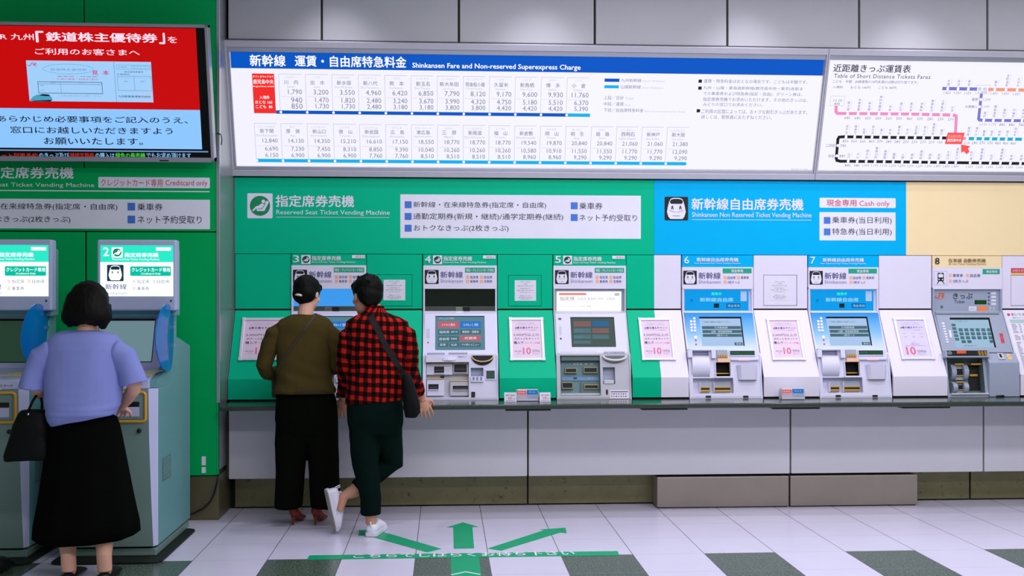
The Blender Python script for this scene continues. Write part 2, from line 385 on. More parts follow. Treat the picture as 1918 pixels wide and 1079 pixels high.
m.pxtext(plW, '指定席券売機', 516.5, 365.5, 663, 388, TWHT, bold=.022, res=3)
m.pxtext(plW, 'Reserved Seat Ticket Vending Machine', 517.5, 393, 730, 405, TWHT, res=2)
m.pxrect(plW, 517.5, 406.3, 729, 408, TWHT, .0016)
m.pxrect(plW, 749.8, 364, 1200.3, 447.5, TWHT, .0012)
for u0, v0, u1, v1, s in ((774, 377.5, 1023, 391.5, '新幹線・在来線特急券(指定席・自由席)'), (774, 399, 1055, 414, '通勤定期券(新規・継続)/通学定期券(継続)'), (775, 421, 952.5, 435, 'おトクなきっぷ(2枚きっぷ)'), (1085, 379.5, 1128.5, 392.5, '乗車券'), (1085, 401.5, 1193, 414.5, 'ネット予約受取り')):
    m.pxtext(plW, s, u0, v0, u1, v1, INK, bold=.004, h=.002)
for u, v in ((758, 377), (758, 399), (758, 421), (1069, 379), (1069, 401)): m.pxrect(plW, u, v, u+13, v+13, SQB, .002)
solo(m, 'header_sign', 'wide green header sign for reserved seat machines with reclining figure symbol', 'sign', 'header signs')
m = MB(); m.box(xb2+.001, xc, Yw, Yw+.03, zS0, zS1, BLU)
train_face(m, plW, 1244.7, 368.5, 1288.8, 413)
m.pxtext(plW, '新幹線自由席券売機', 1295.5, 371, 1504.5, 394, TWHT, bold=.022, res=3)
m.pxtext(plW, 'Shinkansen Non Reserved Ticket Vending Machine', 1296, 397.5, 1520, 410, TWHT)
m.pxrect(plW, 1296, 411, 1519.7, 412.8, TWHT, .0016)
a, b = plW.px(1535, 370.5), plW.px(1677.5, 389.8); m.rrect(plW, a[0], b[1], b[0], a[1], .008, TWHT, .0012)
m.pxtext(plW, '現金専用', 1548, 373.5, 1604, 386.5, TRED, bold=.006, h=.002); m.pxtext(plW, 'Cash only', 1609.5, 376, 1666, 389, TRED, h=.002)
m.pxrect(plW, 1534.8, 397.3, 1677.3, 450.8, TWHT, .0012)
for v in (406.5, 428): m.pxrect(plW, 1543, v, 1555.3, v+12.7, SQB, .002)
m.pxtext(plW, '乗車券(当日利用)', 1558.5, 406, 1670, 420.5, INK, bold=.004, h=.002); m.pxtext(plW, '特急券(当日利用)', 1558.5, 427.5, 1670, 442, INK, bold=.004, h=.002)
solo(m, 'header_sign', 'bright blue header sign for cash-only machines with black train face symbol', 'sign', 'header signs')
m = MB(); m.box(xc+.001, xr, Yw, Yw+.03, zS0, zS1, YEL)
solo(m, 'header_sign', 'plain pale yellow header sign beside the blue sign', 'sign', 'header signs')
m = MB(); m.box(xa, xr, Yw+.03, 8.33, .80, 3.30, JOINT); struct(m, 'trim_6')
# corner strip between the side cladding and the counter fillers
m = MB(); m.prism([(8.11, zS1+.0), (8.11, zS0-.42), (7.84, zK), (7.84, .79), (8.2, .79), (8.2, zS1)], XL+.002, xa-.004, ALU); struct(m, 'trim_7')
# ================================================================ backlit fare boards (their top leans forward)
def E_(key, rgb, e=1.0): return M(key, rgb, .4, emit=e)
eW = E_('lit_white', (240, 238, 253)); eB = E_('lit_blue', (0, 84, 192)); eC = E_('lit_sky', (16, 172, 236)); eR = E_('lit_red', (240, 44, 40))
eK = E_('lit_black', (24, 26, 34)); eG = E_('lit_grey', (122, 124, 138)); eG2 = E_('lit_pale_grey', (184, 184, 200)); eWW = E_('lit_bright', (252, 252, 255)); eN = E_('lit_navy', (96, 98, 140))
ePK = E_('lit_pink', (232, 140, 190)); eVI = E_('lit_violet', (116, 118, 204)); eOR = E_('lit_orange', (240, 150, 120)); eTQ = E_('lit_turquoise', (24, 172, 210)); eRD = E_('lit_arrow_red', (248, 84, 84))
plB = slant((8.08, 2.405), (7.77, 3.32))
hB = math.hypot(.31, .915)
xd = plB.px(1538.5, 215)[0]
FACE = -.02
plF_ = Pl(plB.P(0, 0, FACE), plB.a, plB.b)
def lightbox(x0, x1, label, fl_=.03, fr_=.03):
    t = thing('fare_board', ((x0+x1)/2, 7.95, 2.40), label, 'sign', 'backlit fare boards')
    m = MB(); r = .045
    m.pbox(plB, x0, .0, x1, r, -.09, .012, ALUP); m.pbox(plB, x0, hB-r, x1, hB, -.09, .012, ALUP)
    m.pbox(plB, x0, r, x0+fl_, hB-r, -.09, .012, ALUP); m.pbox(plB, x1-fr_, r, x1, hB-r, -.09, .012, ALUP)
    r2 = .07
    m.pbox(plB, x0+fl_, r, x1-fr_, r2, -.09, .0, ALU); m.pbox(plB, x0+fl_, hB-r2-.01, x1-fr_, hB-r, -.09, .0, ALU)
    m.pbox(plB, x0+fl_, r2, x0+fl_*1.6, hB-r2-.01, -.09, .0, ALU); m.pbox(plB, x1-fr_*1.6, r2, x1-fr_, hB-r2-.01, -.09, .0, ALU)
    m.build('frame', t, bevel=.003)
    m = MB(); m.pbox(plB, x0+fl_*1.2, .06, x1-fr_*1.2, hB-.075, -.05, FACE, eW)
    return t, m
xbl = plB.px(428.5, 200)[0]-.02
t, m = lightbox(xbl, xd, 'long backlit fare table with dark blue title band and rows of prices', .03, .011)
q = plF_; tl = q.px(437.5, 92); tr = q.px(1541, 108)
hb = tl[1]-q.px(440.5, 127.5)[1]
m.rect(q, xbl+.05, tl[1]-hb, xd-.018, hB-.08, eB)
m.pxtext(q, '新幹線', 467.5, 102, 535, 124.5, eWW, bold=.022, res=3); m.pxtext(q, '運賃・自由席特急料金', 552, 103.5, 761, 127, eWW, bold=.022, res=3)
m.pxtext(q, 'Shinkansen Fare and Non-reserved Superexpress Charge', 772.5, 117.5, 1087, 133.5, eWW, bold=.02)
a, b = q.px(470.5, 137.5), q.px(517, 212.3); m.rect(q, a[0]+.005, b[1], b[0], a[1], eR)
for s, u0, v0, u1, v1 in (('かごしまちゅうおう', 473.5, 141, 512, 145.5), ('鹿児島中央', 474, 148.5, 512.5, 157.5), ('Kagoshima-chūō', 474, 160, 513, 164), ('入場券', 486, 179, 505, 185.5), ('おとな 160', 478, 188, 510, 194.5), ('こども  80', 479, 196.5, 510.5, 203)):
    m.pxtext(q, s, u0, v0, u1, v1, eWW, bold=.012)
R1 = [('せんだい', '川　内', 'Sendai', '1,790', '940', '850'), ('いずみ', '出　水', 'Izumi', '3,200', '1,470', '1,730'), ('しんみなまた', '新水俣', 'Shin-Minamata', '3,550', '1,820', '1,730'), ('しんやつしろ', '新八代', 'Shin-Yatsushiro', '4,960', '2,480', '2,480'), ('くまもと', '熊　本', 'Kumamoto', '6,420', '3,240', '3,180'), ('しんたまな', '新玉名', 'Shin-Tamana', '6,850', '3,670', '3,180'), ('しんおおむた', '新大牟田', 'Shin-Ōmuta', '7,790', '3,990', '3,800'), ('ちくごふなごや', '筑後船小屋', 'Chikugo-Funagoya', '8,120', '4,320', '3,800'), ('くるめ', '久留米', 'Kurume', '9,170', '4,750', '4,420'), ('しんとす', '新鳥栖', 'Shin-Tosu', '9,600', '5,180', '4,420'), ('はかた', '博　多', 'Hakata', '9,930', '5,510', '4,420'), ('こくら', '小　倉', 'Kokura', '11,760', '6,370', '5,390')]
R2 = [('しんしものせき', '新下関', 'Shin-Shimonoseki', '12,840', '6,690', '6,150'), ('あさ', '厚　狭', 'Asa', '14,130', '7,230', '6,900'), ('しんやまぐち', '新山口', 'Shin-Yamaguchi', '14,350', '7,450', '6,900'), ('とくやま', '徳　山', 'Tokuyama', '15,210', '8,310', '6,900'), ('しんいわくに', '新岩国', 'Shin-Iwakuni', '16,610', '8,850', '7,760'), ('ひろしま', '広　島', 'Hiroshima', '17,150', '9,390', '7,760'), ('ひがしひろしま', '東広島', 'Higashihiroshima', '18,550', '10,040', '8,510'), ('みはら', '三　原', 'Mihara', '18,770', '10,260', '8,510'), ('しんおのみち', '新尾道', 'Shin-Onomichi', '18,770', '10,260', '8,510'), ('ふくやま', '福　山', 'Fukuyama', '18,770', '10,260', '8,510'), ('しんくらしき', '新倉敷', 'Shin-Kurashiki', '19,540', '10,580', '8,960'), ('おかやま', '岡　山', 'Okayama', '19,870', '10,910', '8,960'), ('あいおい', '相　生', 'Aioi', '20,840', '11,550', '9,290'), ('ひめじ', '姫　路', 'Himeji', '20,840', '11,550', '9,290'), ('にしあかし', '西明石', 'Nishi-Akashi', '21,060', '11,770', '9,290'), ('しんこうべ', '新神戸', 'Shin-Kōbe', '21,060', '11,770', '9,290'), ('しんおおさか', '新大阪', 'Shin-Ōsaka', '21,380', '12,090', '9,290')]
def row(data, u0, v0, u1, v1, off):
    "off: pixel rows of the first column: top line, kana, name, romaji, three prices, bar"
    a, b = q.px(u0, v0), q.px(u1, v1); n = len(data); stp = (b[0]-a[0])/(n-1)
    T = [[q.px(u0, y)[1] for y in r] for r in off]
    for i, (k, nm, ro, *pr) in enumerate(data):
        x = a[0]+stp*i; wd = stp
        m.rect(q, x, T[0][0]-.003, x+wd*.86, T[0][0], eG2); m.rect(q, x, T[7][0], x+.0028, T[0][0], eG2)
        m.text(q, k, x+wd*.44, T[1][1], T[1][0]-T[1][1], eG2, al='c', maxw=wd*.7)
        m.text(q, nm, x+wd*.46, T[2][1], T[2][0]-T[2][1], eG, al='c', maxw=wd*.74, bold=.008)
        m.text(q, ro, x+wd*.44, T[3][1], T[3][0]-T[3][1], eG2, al='c', maxw=wd*.78)
        for j in range(3): m.text(q, pr[j], x+wd*.86, T[4+j][1], T[4+j][0]-T[4+j][1], eG, al='r')
        m.rect(q, x+wd*.06, T[5][0]+.005, x+wd*.84, T[5][0]+.0065, eG2)
    return a[0], stp, T
x0, st, T = row(R1, 521.3, 138, 1062.3, 145, [(138.3,), (142, 146), (149.5, 158), (160, 164), (167, 177.6), (182, 192.2), (193.5, 203.5), (206.6, 213)])
m.rect(q, q.px(517, 210)[0], T[7][1], x0+st*11+.05*st, T[7][0], eB); m.rect(q, x0+st*11, T[7][1], x0+st*11.95, T[7][0], eC)
for i in range(12): m.disc(q, x0+st*(i+.03), (T[7][0]+T[7][1])/2, .0095, .0095, eWW, .002, 14)
x0, st, T = row(R2, 476, 230.5, 1250, 238, [(230.5,), (235, 239), (241, 249), (251, 255.5), (259, 268), (274, 283), (286, 295), (297.3, 303.6)])
m.rect(q, x0, T[7][1], x0+st*16.8, T[7][0], eC)
m.disc(q, x0+st*16.8, (T[7][0]+T[7][1])/2, .012, (T[7][0]-T[7][1])/2, eC)
for i in range(17): m.disc(q, x0+st*(i+.03), (T[7][0]+T[7][1])/2, .0095, .0095, eWW, .002, 14)
m.pxrect(q, 1132.5, 147, 1160, 153.5, eB); m.pxrect(q, 1132, 159.5, 1159, 165.5, eC)
for s, u0, v0, u1, v1, c in (('九州新幹線', 1163.5, 147, 1201, 154, eG), ('Kyushu Shinkansen', 1204, 150, 1245, 154.5, eG2), ('山陽新幹線', 1163, 159, 1200, 166.5, eG), ('Sanyo Shinkansen', 1203, 162.5, 1242, 167, eG2), ('上段／合計', 1131, 179, 1168, 187, eG), ('Total', 1171, 182, 1186, 186.5, eG2), ('中段／運賃', 1131, 191, 1168, 198.5, eG), ('Fare', 1170.5, 195, 1180, 198.5, eG2), ('下段／自由席特急料金', 1131, 202.5, 1205, 210.5, eG), ('Non-reserved Superexpress Charge', 1208, 207, 1283, 211.5, eG2),
        ('運賃・特急料金はおとなの場合です。こどもは半額です。', 1318.5, 148, 1512, 157.5, eG), ('九州・山陽・東海道新幹線(鹿児島中央〜東京)各駅ま', 1317.5, 161, 1503, 170.5, eG), ('での乗車券および特急券(指定・自由)、グリーン券は、', 1317.5, 171.5, 1502, 181.5, eG), ('指定席券売機でお求めいただけます。その他のきっぷは、', 1317, 182, 1512, 191.5, eG), ('みどりの窓口でお求めください。', 1317, 192, 1428, 200, eG), ('ご利用の区間によっては、おトクな割引きっぷがあります。', 1314.5, 204.5, 1512, 214.5, eG), ('詳しくは、駅係員におたずねください。', 1313.5, 215, 1445, 224, eG), ('鹿児島中央駅', 1481, 315.5, 1513, 318.5, eG2)):
    m.pxtext(q, s, u0, v0, u1, v1, c)
for u, v in ((1308.5, 149), (1308, 162), (1305, 204.5)): m.pxrect(q, u, v, u+6, v+6, eK)
m.build('lit_face', t)
# ---- map of local fares
t, m = lightbox(xd+.002, 6.4, 'backlit map of local ticket fares with pink, black and violet railway lines', .011, .03)
m.pxtext(q, '近距離きっぷ運賃表', 1562, 120, 1705, 136.5, eK, bold=.012); m.pxtext(q, 'Table of Short Distance Tickets Fares', 1562.5, 138, 1742, 148, eK, sp=1.1)
for s, u0, v0, u1, v1 in (('こども　半額　JR線運賃の10円未満のは数は切り捨てます。', 1560, 149.5, 1719, 158), ('入場料　　おとな 160円　　こども 80円', 1559.5, 160.5, 1678, 167)): m.pxtext(q, s, u0, v0, u1, v1, eG, bold=.006)
m.pxtext(q, 'Children half fare. Fractions under 10 yen are disregarded.', 1560, 159, 1736, 161.5, eG2)
def xy(u, v): return q.px(u, v)
def mstroke(pts, col, wd=.0225, h=.0008): m.stroke(q, [xy(*p) for p in pts], wd, col, h)
mstroke([(1566, 200), (1565.8, 209), (1568.5, 212.4), (1700, 213.6), (1785, 215.5), (1790.5, 217), (1791, 222), (1789.5, 248)], ePK)
blk2 = eK
mstroke([(1778, 258.5), (1700, 257.8), (1580, 256.2), (1571.5, 256.8), (1569.3, 261), (1566.3, 296), (1567.5, 300.5), (1574, 302), (1640, 302.6), (1930, 306.5)], blk2, .022)
mstroke([(1767, 165.8), (1828, 166.8)], eVI, .024); mstroke([(1838, 177), (1836.5, 190), (1833, 222), (1834.5, 224.7), (1840, 225.2), (1930, 226.3)], eVI, .022); mstroke([(1853, 167.5), (1935, 169)], eOR, .024)
mstroke([(1804, 259.4), (1808, 259.5)], ePK, .02); mstroke([(1815, 259.6), (1912, 260.8)], eTQ, .024)
def stations(u0, v0, u1, v1, names, fares, up=9.5, fd=8.2):
    a, b = xy(u0, v0), xy(u1, v1); n = len(names)
    for i in range(n):
        f = i/(n-1); x = a[0]+(b[0]-a[0])*f; y = a[1]+(b[1]-a[1])*f
        m.disc(q, x, y, .0105, .0125, eWW, .002, 10)
        nm = names[i]; hh = .0235
        for j, c in enumerate(nm[::-1]): m.text(q, c, x, y+.022+j*hh, hh*.82, eN, al='c', res=1, maxw=.021)
        m.rect(q, x+.020, y+.03, x+.0215, y+.03+hh*len(nm)*.9, eG2)
        m.text(q, fares[i], x, y-.042, .0215, eG, al='c', res=1)
stations(1587.5, 212.8, 1782, 215.3, ['隈之城', '木場茶屋', '串木野', '神村学園前', '市来', '湯之元', '東市来', '伊集院', '薩摩松元', '上伊集院', '広木'], ['640', '640', '650', '650', '560', '550', '460', '370', '280', '230', '210'])
stations(1584.5, 256.4, 1762, 258.4, ['宮ヶ浜', '薩摩今和泉'[:3], '生見', '前之浜', '喜入', '中名', '瀬々串', '平川', '五位野', '坂之上', '南鹿児島', '郡元'], ['850', '560', '560', '460', '370', '280', '280', '250', '230', '210', '210', '160'])
stations(1588.5, 302, 1790, 304.4, ['山川', '大山', '西大山', '薩摩川尻', '東開聞', '開聞', '入野', '頴娃', '西頴娃', '御領', '石垣', '水成川', '頴娃大川'], ['840', '940', '1,000', '1,110', '1,110', '1,290', '1,290', '1,290', '1,290', '1,290', '1,470', '1,470', '1,470'])
stations(1817, 304.8, 1911, 306, ['松ヶ浦', '薩摩塩屋', '白沢', '薩摩板敷', '枕崎', '枕崎'], ['1,650', '1,650', '1,650', '1,650', '1,650', '1,660'])
stations(1812, 259.6, 1899, 260.7, ['鹿児島', '竜ヶ水', '重富', '姶良', '帖佐', '錦江', '加治木'], ['210', '280', '370', '370', '460', '460', '460'])
stations(1775, 166, 1813.5, 166.6, ['大畑', '矢岳', '真幸'], ['1,820', '1,650', '1,650']); stations(1863, 167.7, 1905, 168.5, ['鶴丸', '京町温泉', 'えびの'], ['1,470', '1,470', '1,650'])
stations(1842.5, 225.2, 1914, 226.1, ['植村', '霧島温泉', '嘉例川', '中福良', '表木山'], ['1,110', '1,110', '840', '840', '740'])
for u, v, s, f in ((1837, 186.3, '栗野', '1,290'), (1834.7, 199.8, '大隅横川', '1,110')):
    a = xy(u, v); m.disc(q, a[0], a[1], .011, .011, eWW, .002, 10); m.text(q, s, a[0]-.02, a[1]-.012, .022, eN, al='r', res=1); m.text(q, f, a[0]+.02, a[1]-.012, .022, eG, res=1)
for u, v, s, f in ((1568.9, 272.5, '二月田', '740'), (1567, 291.8, '指宿', '840')):
    a = xy(u, v); m.disc(q, a[0], a[1], .011, .011, eWW, .002, 10); m.text(q, s, a[0]-.02, a[1]-.012, .022, eN, al='r', res=1); m.text(q, f, a[0]+.02, a[1]-.012, .022, eG, res=1)
m.pxframe(q, 1556, 179.5, 1580.5, 198.5, .0025, eG2); m.pxtext(q, '川 内', 1560.5, 185.5, 1576.5, 191, eG); m.pxtext(q, '840', 1563, 192, 1572.5, 197, eG)
m.pxframe(q, 1829, 159, 1852.5, 176, .0025, eG2); m.pxtext(q, '吉 松', 1832, 163.5, 1848, 169.5, eG); m.pxtext(q, '1,470', 1832.5, 170.5, 1848, 175.5, eG)
a, b = xy(1772.5, 248.2), xy(1803.5, 270); m.shape(q, [(0, 0), (.93, 0), (1, 1), (.07, 1)], a[0], b[1], b[0], a[1], eRD, .002)
m.pxtext(q, 'かごしまちゅうおう', 1776, 252.5, 1801, 255.5, eWW, h=.0032); m.pxrect(q, 1775, 256.6, 1801.5, 257.2, eWW, .0028); m.pxtext(q, '鹿児島中央', 1774.5, 259.5, 1800, 265.5, eWW, bold=.015, h=.0032)
a, b = xy(1800, 270.5), xy(1815, 289); m.shape(q, [(0, 1), (1, .83), (.78, .60), (1, .25), (.70, 0), (.40, .32), (.14, .12)], a[0], b[1], b[0], a[1], eRD, .002)
m.build('lit_face', t)

# ================================================================ large television leaning from the side cladding
Xtv = at(402.3, 303, 7.45).x
yt = YofX(Xtv, 389.2); zb, zt_ = at(402, 304.5, 7.45).z, at(389, 46, yt).z
plT = slant((7.45, zb), (yt, zt_)); hT = math.hypot(7.45-yt, zt_-zb); wT = 1.56
x1, x0 = Xtv, Xtv-wT
t = thing('wall_television', (x1-wT/2, 7.45, zb), 'large flat television with red and pale blue notice, mounted above the kiosks', 'television')
BEZ = M('silver_bezel', (176, 172, 182), .3, .6)
m = MB(); r = .022
m.pbox(plT, x0, 0, x1, r*1.5, -.07, .012, BEZ); m.pbox(plT, x0, hT-r, x1, hT, -.07, .012, BEZ); m.pbox(plT, x0, 0, x0+r, hT, -.07, .012, BEZ); m.pbox(plT, x1-r, 0, x1, hT, -.07, .012, BEZ)
m.pbox(plT, x0+.02, .02, x1-.02, hT-.02, -.07, -.01, BLK)
m.build('housing', t, bevel=.004)
m = MB(); m.box(x0+.3, x1-.3, 7.40, Yb, zb+.25, zb+.5, BLK); m.build('mount', t, bevel=.004)
tR = E_('tv_red', (196, 4, 6)); tB = E_('tv_sky', (140, 196, 250)); tB2 = E_('tv_pale', (160, 205, 246)); tW = E_('tv_white', (250, 222, 240)); tK = E_('tv_black', (4, 6, 6)); tN = E_('tv_navy', (16, 26, 50)); tG = E_('tv_green', (70, 220, 60)); tD = E_('tv_dim_red', (190, 44, 30)); tM = E_('tv_mid', (110, 140, 190)); tP = E_('tv_magenta', (206, 40, 110)); tT = E_('tv_teal', (70, 160, 190))
m = MB(); g = Pl(plT.P(0, 0, -.006), plT.a, plT.b)
m.pbox(plT, x0+r, r*1.5, x1-r, hT-r, -.02, -.006, tK)
rr = g.px(366.5, 52)[0]; yT_, yM, yB = g.px(300, 47)[1], g.px(300, 205.3)[1], g.px(300, 279)[1]
xL_ = x0+r+.13
m.rect(g, xL_, yM, rr, hT-r-.004, tR); m.rect(g, xL_, yB, rr, yM, tB)
m.pxtext(g, 'JR 九州', -9, 62.5, 64, 77, tW, bold=.012, h=.002); m.pxtext(g, '「', 67, 58.5, 82, 79, tW, bold=.03, h=.002); m.pxtext(g, '鉄道株主優待券', 85.5, 60, 295, 80, tW, bold=.03, h=.002, res=3); m.pxtext(g, '」', 298, 62, 309, 82, tW, bold=.03, h=.002); m.pxtext(g, 'を', 314, 68.5, 332, 80.5, tW, bold=.012, h=.002)
m.pxtext(g, 'ご利用のお客さまへ', 65, 90, 262, 104.5, tW, bold=.015, h=.002)
for s, u0, v0, u1, v1 in (('あらかじめ必要事項をご記入のうえ、', -7, 216, 352, 231.5), ('窓口にお越しいただきますよう', 19, 236.5, 324, 252), ('お願いいたします。', 82, 257.5, 268, 272)): m.pxtext(g, s, u0, v0, u1, v1, tN, bold=.012, h=.002)
for s, u0, u1, c in (('インターネット列車予約', -60, 71, tD), ('のきっぷ及び', 73, 130, tB), ('継続定期券', 131, 177, tD), ('の購入は', 178.5, 215, tB), ('緑色の券売機', 216, 272.5, tG), ('でもお求め頂けます', 274, 358, tB)): m.pxtext(g, s, max(u0, -55), 286, u1, 296.5, c, bold=.008, h=.002)
m.pxrect(g, -100, 281.5, 390, 283, tM, .001)
a, b = g.px(45.8, 113), g.px(290.5, 191.8); m.rect(g, a[0]+.01, b[1], b[0]-.01, a[1], tB2, .002)
def tx(s, u0, v0, u1, v1, c, bd=0): m.pxtext(g, s, u0, v0, u1, v1, c, bold=bd, h=.0036)
m.stroke(g, [g.px(*p) for p in ((52, 121.2), (54, 123.3), (57, 123.2), (59.2, 118.3), (67.5, 118.3), (67.5, 120.8), (62, 120.8), (67.8, 123.8))], .0042, tP, .003)
tx('鉄道株主優待券', 94.5, 127.5, 163, 133, tM); tx('見', 172.5, 132, 184, 140.5, tP, .02); tx('本', 192.5, 132, 204.5, 140.5, tP, .02)
a, b = g.px(80, 119.5), g.px(176, 139)
m.stroke(g, [((a[0]+b[0])/2+(b[0]-a[0])/2*math.cos(i*math.pi/16), (a[1]+b[1])/2+(a[1]-b[1])/2*math.sin(i*math.pi/16)) for i in range(33)], .0022, tT, .003)
tx('乗車券・特急券', 107, 142, 183, 144.5, tN); tx('片道の運賃・料金を5割引', 106.5, 146, 184, 150.5, tP)
m.pxframe(g, 70.5, 152.5, 193, 176, .003, tN, .003); xq = g.px(114, 164)[0]; m.rect(g, xq, g.px(114, 175.5)[1], xq+.0025, g.px(114, 153)[1], tM, .003); m.pxrect(g, 71, 157.5, 192, 158, tM, .003); m.pxrect(g, 71, 166.5, 113.5, 167, tM, .003)
tx('区間', 75, 159, 82, 161.5, tM); tx('氏名', 76, 168, 83, 170.5, tM); tx('乗車券', 95, 153.8, 104, 156.2, tM); tx('有効期間 発行日より', 147, 153.8, 160, 156.2, tM); tx('この券は駅の窓口でお渡しください', 110, 178, 192, 181.5, tM)
xq = g.px(212.8, 117)[0]; m.rect(g, xq, g.px(213, 191)[1], xq+.003, g.px(213, 114.5)[1], tM, .003); m.pxframe(g, 217.5, 121.5, 282, 130.5, .002, tT, .003); tx('有効期限', 222, 124, 238, 127.5, tM); tx('平成30年6月1日から', 245, 122.5, 281, 125.5, tM); tx('平成31年5月31日まで', 245, 126.5, 281, 129.5, tM)
tx('株主優待券番号', 233, 133, 269, 136.5, tN); tx('お客様控', 219, 137.5, 243, 140.5, tN); m.pxframe(g, 219.5, 142, 285.5, 170.5, .0025, tM, .003); xq = g.px(251.5, 156)[0]; m.rect(g, xq, g.px(252, 170)[1], xq+.0025, g.px(252, 142.5)[1], tM, .003); m.pxrect(g, 220, 145.5, 285, 146, tM, .003)
tx('発駅', 232, 151, 240, 154, tM); tx('着駅', 263, 151, 272, 154, tM); tx('九州旅客鉄道株式会社', 221.5, 178.5, 282.5, 183, tN, .012); m.pxframe(g, 262, 173.5, 286, 189, .003, E_('tv_seal', (226, 170, 214)), .0032)
a, b = g.px(55, 175.5), g.px(99, 190.5); m.shape(g, [(0, .1), (.12, .55), (.3, .85), (.6, 1), (.85, .95), (.97, .6), (1, .25), (.9, .02), (.5, .0), (.2, .02)], a[0], b[1], b[0], a[1], tT, .0034); m.shape(g, [(.42, .8), (.6, .97), (.85, .92), (.93, .72), (.7, .72)], a[0], b[1], b[0], a[1], tN, .004); m.shape(g, [(.1, .1), (.2, .02), (.9, .02), (1, .25), (.6, .18)], a[0], b[1], b[0], a[1], tN, .004)
m.build('screen', t)
m = MB(); m.pbox(plT, x1-.36, .008, x1-.30, .016, .012, .0135, BLK); m.build('control_strip', t)
# thin cable of the television
m = MB(); m.tube([(xg-.005, Yb-.006, at(411, 250, Yb).z), (xg+.02, Yb-.012, at(413, 252, Yb).z), (xg+.028, Yb-.012, at(415, 262, Yb).z), (xg+.022, Yb-.008, at(413, 272, Yb).z)], .0035, BLK, 8)
solo(m, 'cable', 'short loose cable at the edge of the green cladding beside the television', 'cable')

# ================================================================ kiosk side header lettering (on the green cladding)
plC = vplane(Yb)
m = MB(); cy0 = at(200, 428, Yb).z
def ctext(s, u0, v0, u1, v1, c, bd=0, h=.006): m.pxtext(plC, s, u0, v0, u1, v1, c, bold=bd, h=h, res=3)
a, b = plC.px(-150, 309), plC.px(395, 430); m.pbox(plC, -4.2, b[1]-.012, xg-.055, a[1]-.01, 0, .004, GRN2)
ctext('指定席券売機', -26, 312.5, 138, 335, TWHT, .022); ctext('Reserved Seat Ticket Vending Machine', -76, 341.5, 177, 353, TWHT)
m.pxrect(plC, -200, 356.6, 393, 358.2, TWHT, .005)
a, b = plC.px(184.5, 331.5), plC.px(393.3, 353); m.rrect(plC, a[0], b[1], b[0], a[1], .008, TWHT, .005)
ctext('クレジットカード専用', 189.5, 335, 305, 350, TRED, .004, .0062); ctext('Creditcard only', 310.5, 337.5, 389, 351, TRED, 0, .0062)
m.pxrect(plC, -300, 370.5, 393.5, 429.5, TWHT, .005)
ctext('新幹線・在来線特急券(指定席・自由席)', -64, 380, 220.5, 395, INK, .004, .0062); ctext('おトクなきっぷ(2枚きっぷ)', -56, 404, 132.5, 418.5, INK, .004, .0062); ctext('乗車券', 257.5, 381, 305.5, 394.5, INK, .004, .0062); ctext('ネット予約受取り', 258, 404, 378, 419, INK, .004, .0062)
for v in (380, 404): m.pxrect(plC, 239.5, v, 253.5, v+14.5, SQB, .0062); m.pxrect(plC, -80, v, -66, v+14.5, SQB, .0062)
solo(m, 'header_sign', 'green header sign with white lettering under the television, for credit card kiosks', 'sign', 'header signs')
# ================================================================ filler panels between the machines
plU = vplane(Yw); plL = slant((Yf, zK), (Yw, zG)); LL = math.hypot(Yw-Yf, zG-zK)
ALUF = M('silver_snap_frame', (226, 224, 238), .3, .25, spec=.6)
POST = M('pink_poster', (232, 208, 226), .35); POST2 = M('lilac_poster', (222, 212, 240), .35)
LAV = M('pale_lilac_ink', (150, 140, 190), .6); NAVY = M('navy_ink', (70, 70, 130), .6); PNK = M('pink_ink', (236, 110, 140), .6); GRYI = M('grey_ink', (110, 104, 124), .6)
def filler(ua, ub, mats, label, hatch=None, split=None, x1=None):
    xa_ = at(ua, 560, Yw).x+.003; xb_ = (at(ub, 560, Yw).x if x1 is None else x1)-.003
    t = thing('filler_panel', ((xa_+xb_)/2, Yf, zC), label, 'panel', 'panels between the ticket machines')
    cuts = [(xa_, xb_, mats[0])] if split is None else [(xa_, split, mats[0]), (split+.001, xb_, mats[1])]
    m = MB()
    for a, b, k in cuts:
        if hatch is None: m.box(a, b, Yw, Yw+.02, zG+.006, zS0-.004, k)
        else:
            p, r = plU.px(hatch[0], hatch[1]), plU.px(hatch[2], hatch[3]); m.punch(plU, a, zG+.006, b, zS0-.004, [(p[0]-.003, r[1]-.003, r[0]+.003, p[1]+.003, .006, JOINT)], k, .02)
    m.build('upper_panel', t)
    if hatch:
        m = MB(); p, r = plU.px(hatch[0], hatch[1]), plU.px(hatch[2], hatch[3]); m.pbox(plU, p[0], r[1], r[0], p[1], -.005, 0, mats[0]); m.build('access_hatch', t, bevel=.002)
    m = MB()
    for a, b, k in cuts: m.prism([(Yw, zG-.006), (Yf, zK), (Yf, zC+.012), (Yf+.02, zC+.012), (Yf+.02, zK), (Yw+.02, zG-.006)], a, b, k)
    m.build('lower_panel', t)
    m = MB(); m.box(xa_+.01, xb_-.01, Yf+.012, Yf+.10, zC, zC+.03, DRK); m.build('foot', t)
    return t
xsp = at(1225, 560, Yw).x
filler(440, 545.5, [GRN], 'green filler panel in the corner beside the side wall, left of machine 3')
filler(686.5, 791.5, [GRN], 'green filler panel with hatch between machines 3 and 4', (706, 515, 771.5, 573))
filler(931.5, 1035.6, [GRN], 'green filler panel with hatch and hung poster between machines 4 and 5', (952.5, 516, 1013.5, 573))
filler(1172.8, 1276, [GRN, WHT], 'half green half white filler panel between machines 5 and 6', None, xsp)
filler(1411, 1512.5, [WHT], 'white filler panel with hatch between machines 6 and 7', (1430.5, 515.5, 1492, 572))
filler(1645.5, 1744.8, [WHT], 'plain white filler panel without hatch between machines 7 and 8')
filler(1876.3, 0, [WHT], 'white filler panel with hatch beyond machine 8', (1894, 516, 1962, 572), None, xr)
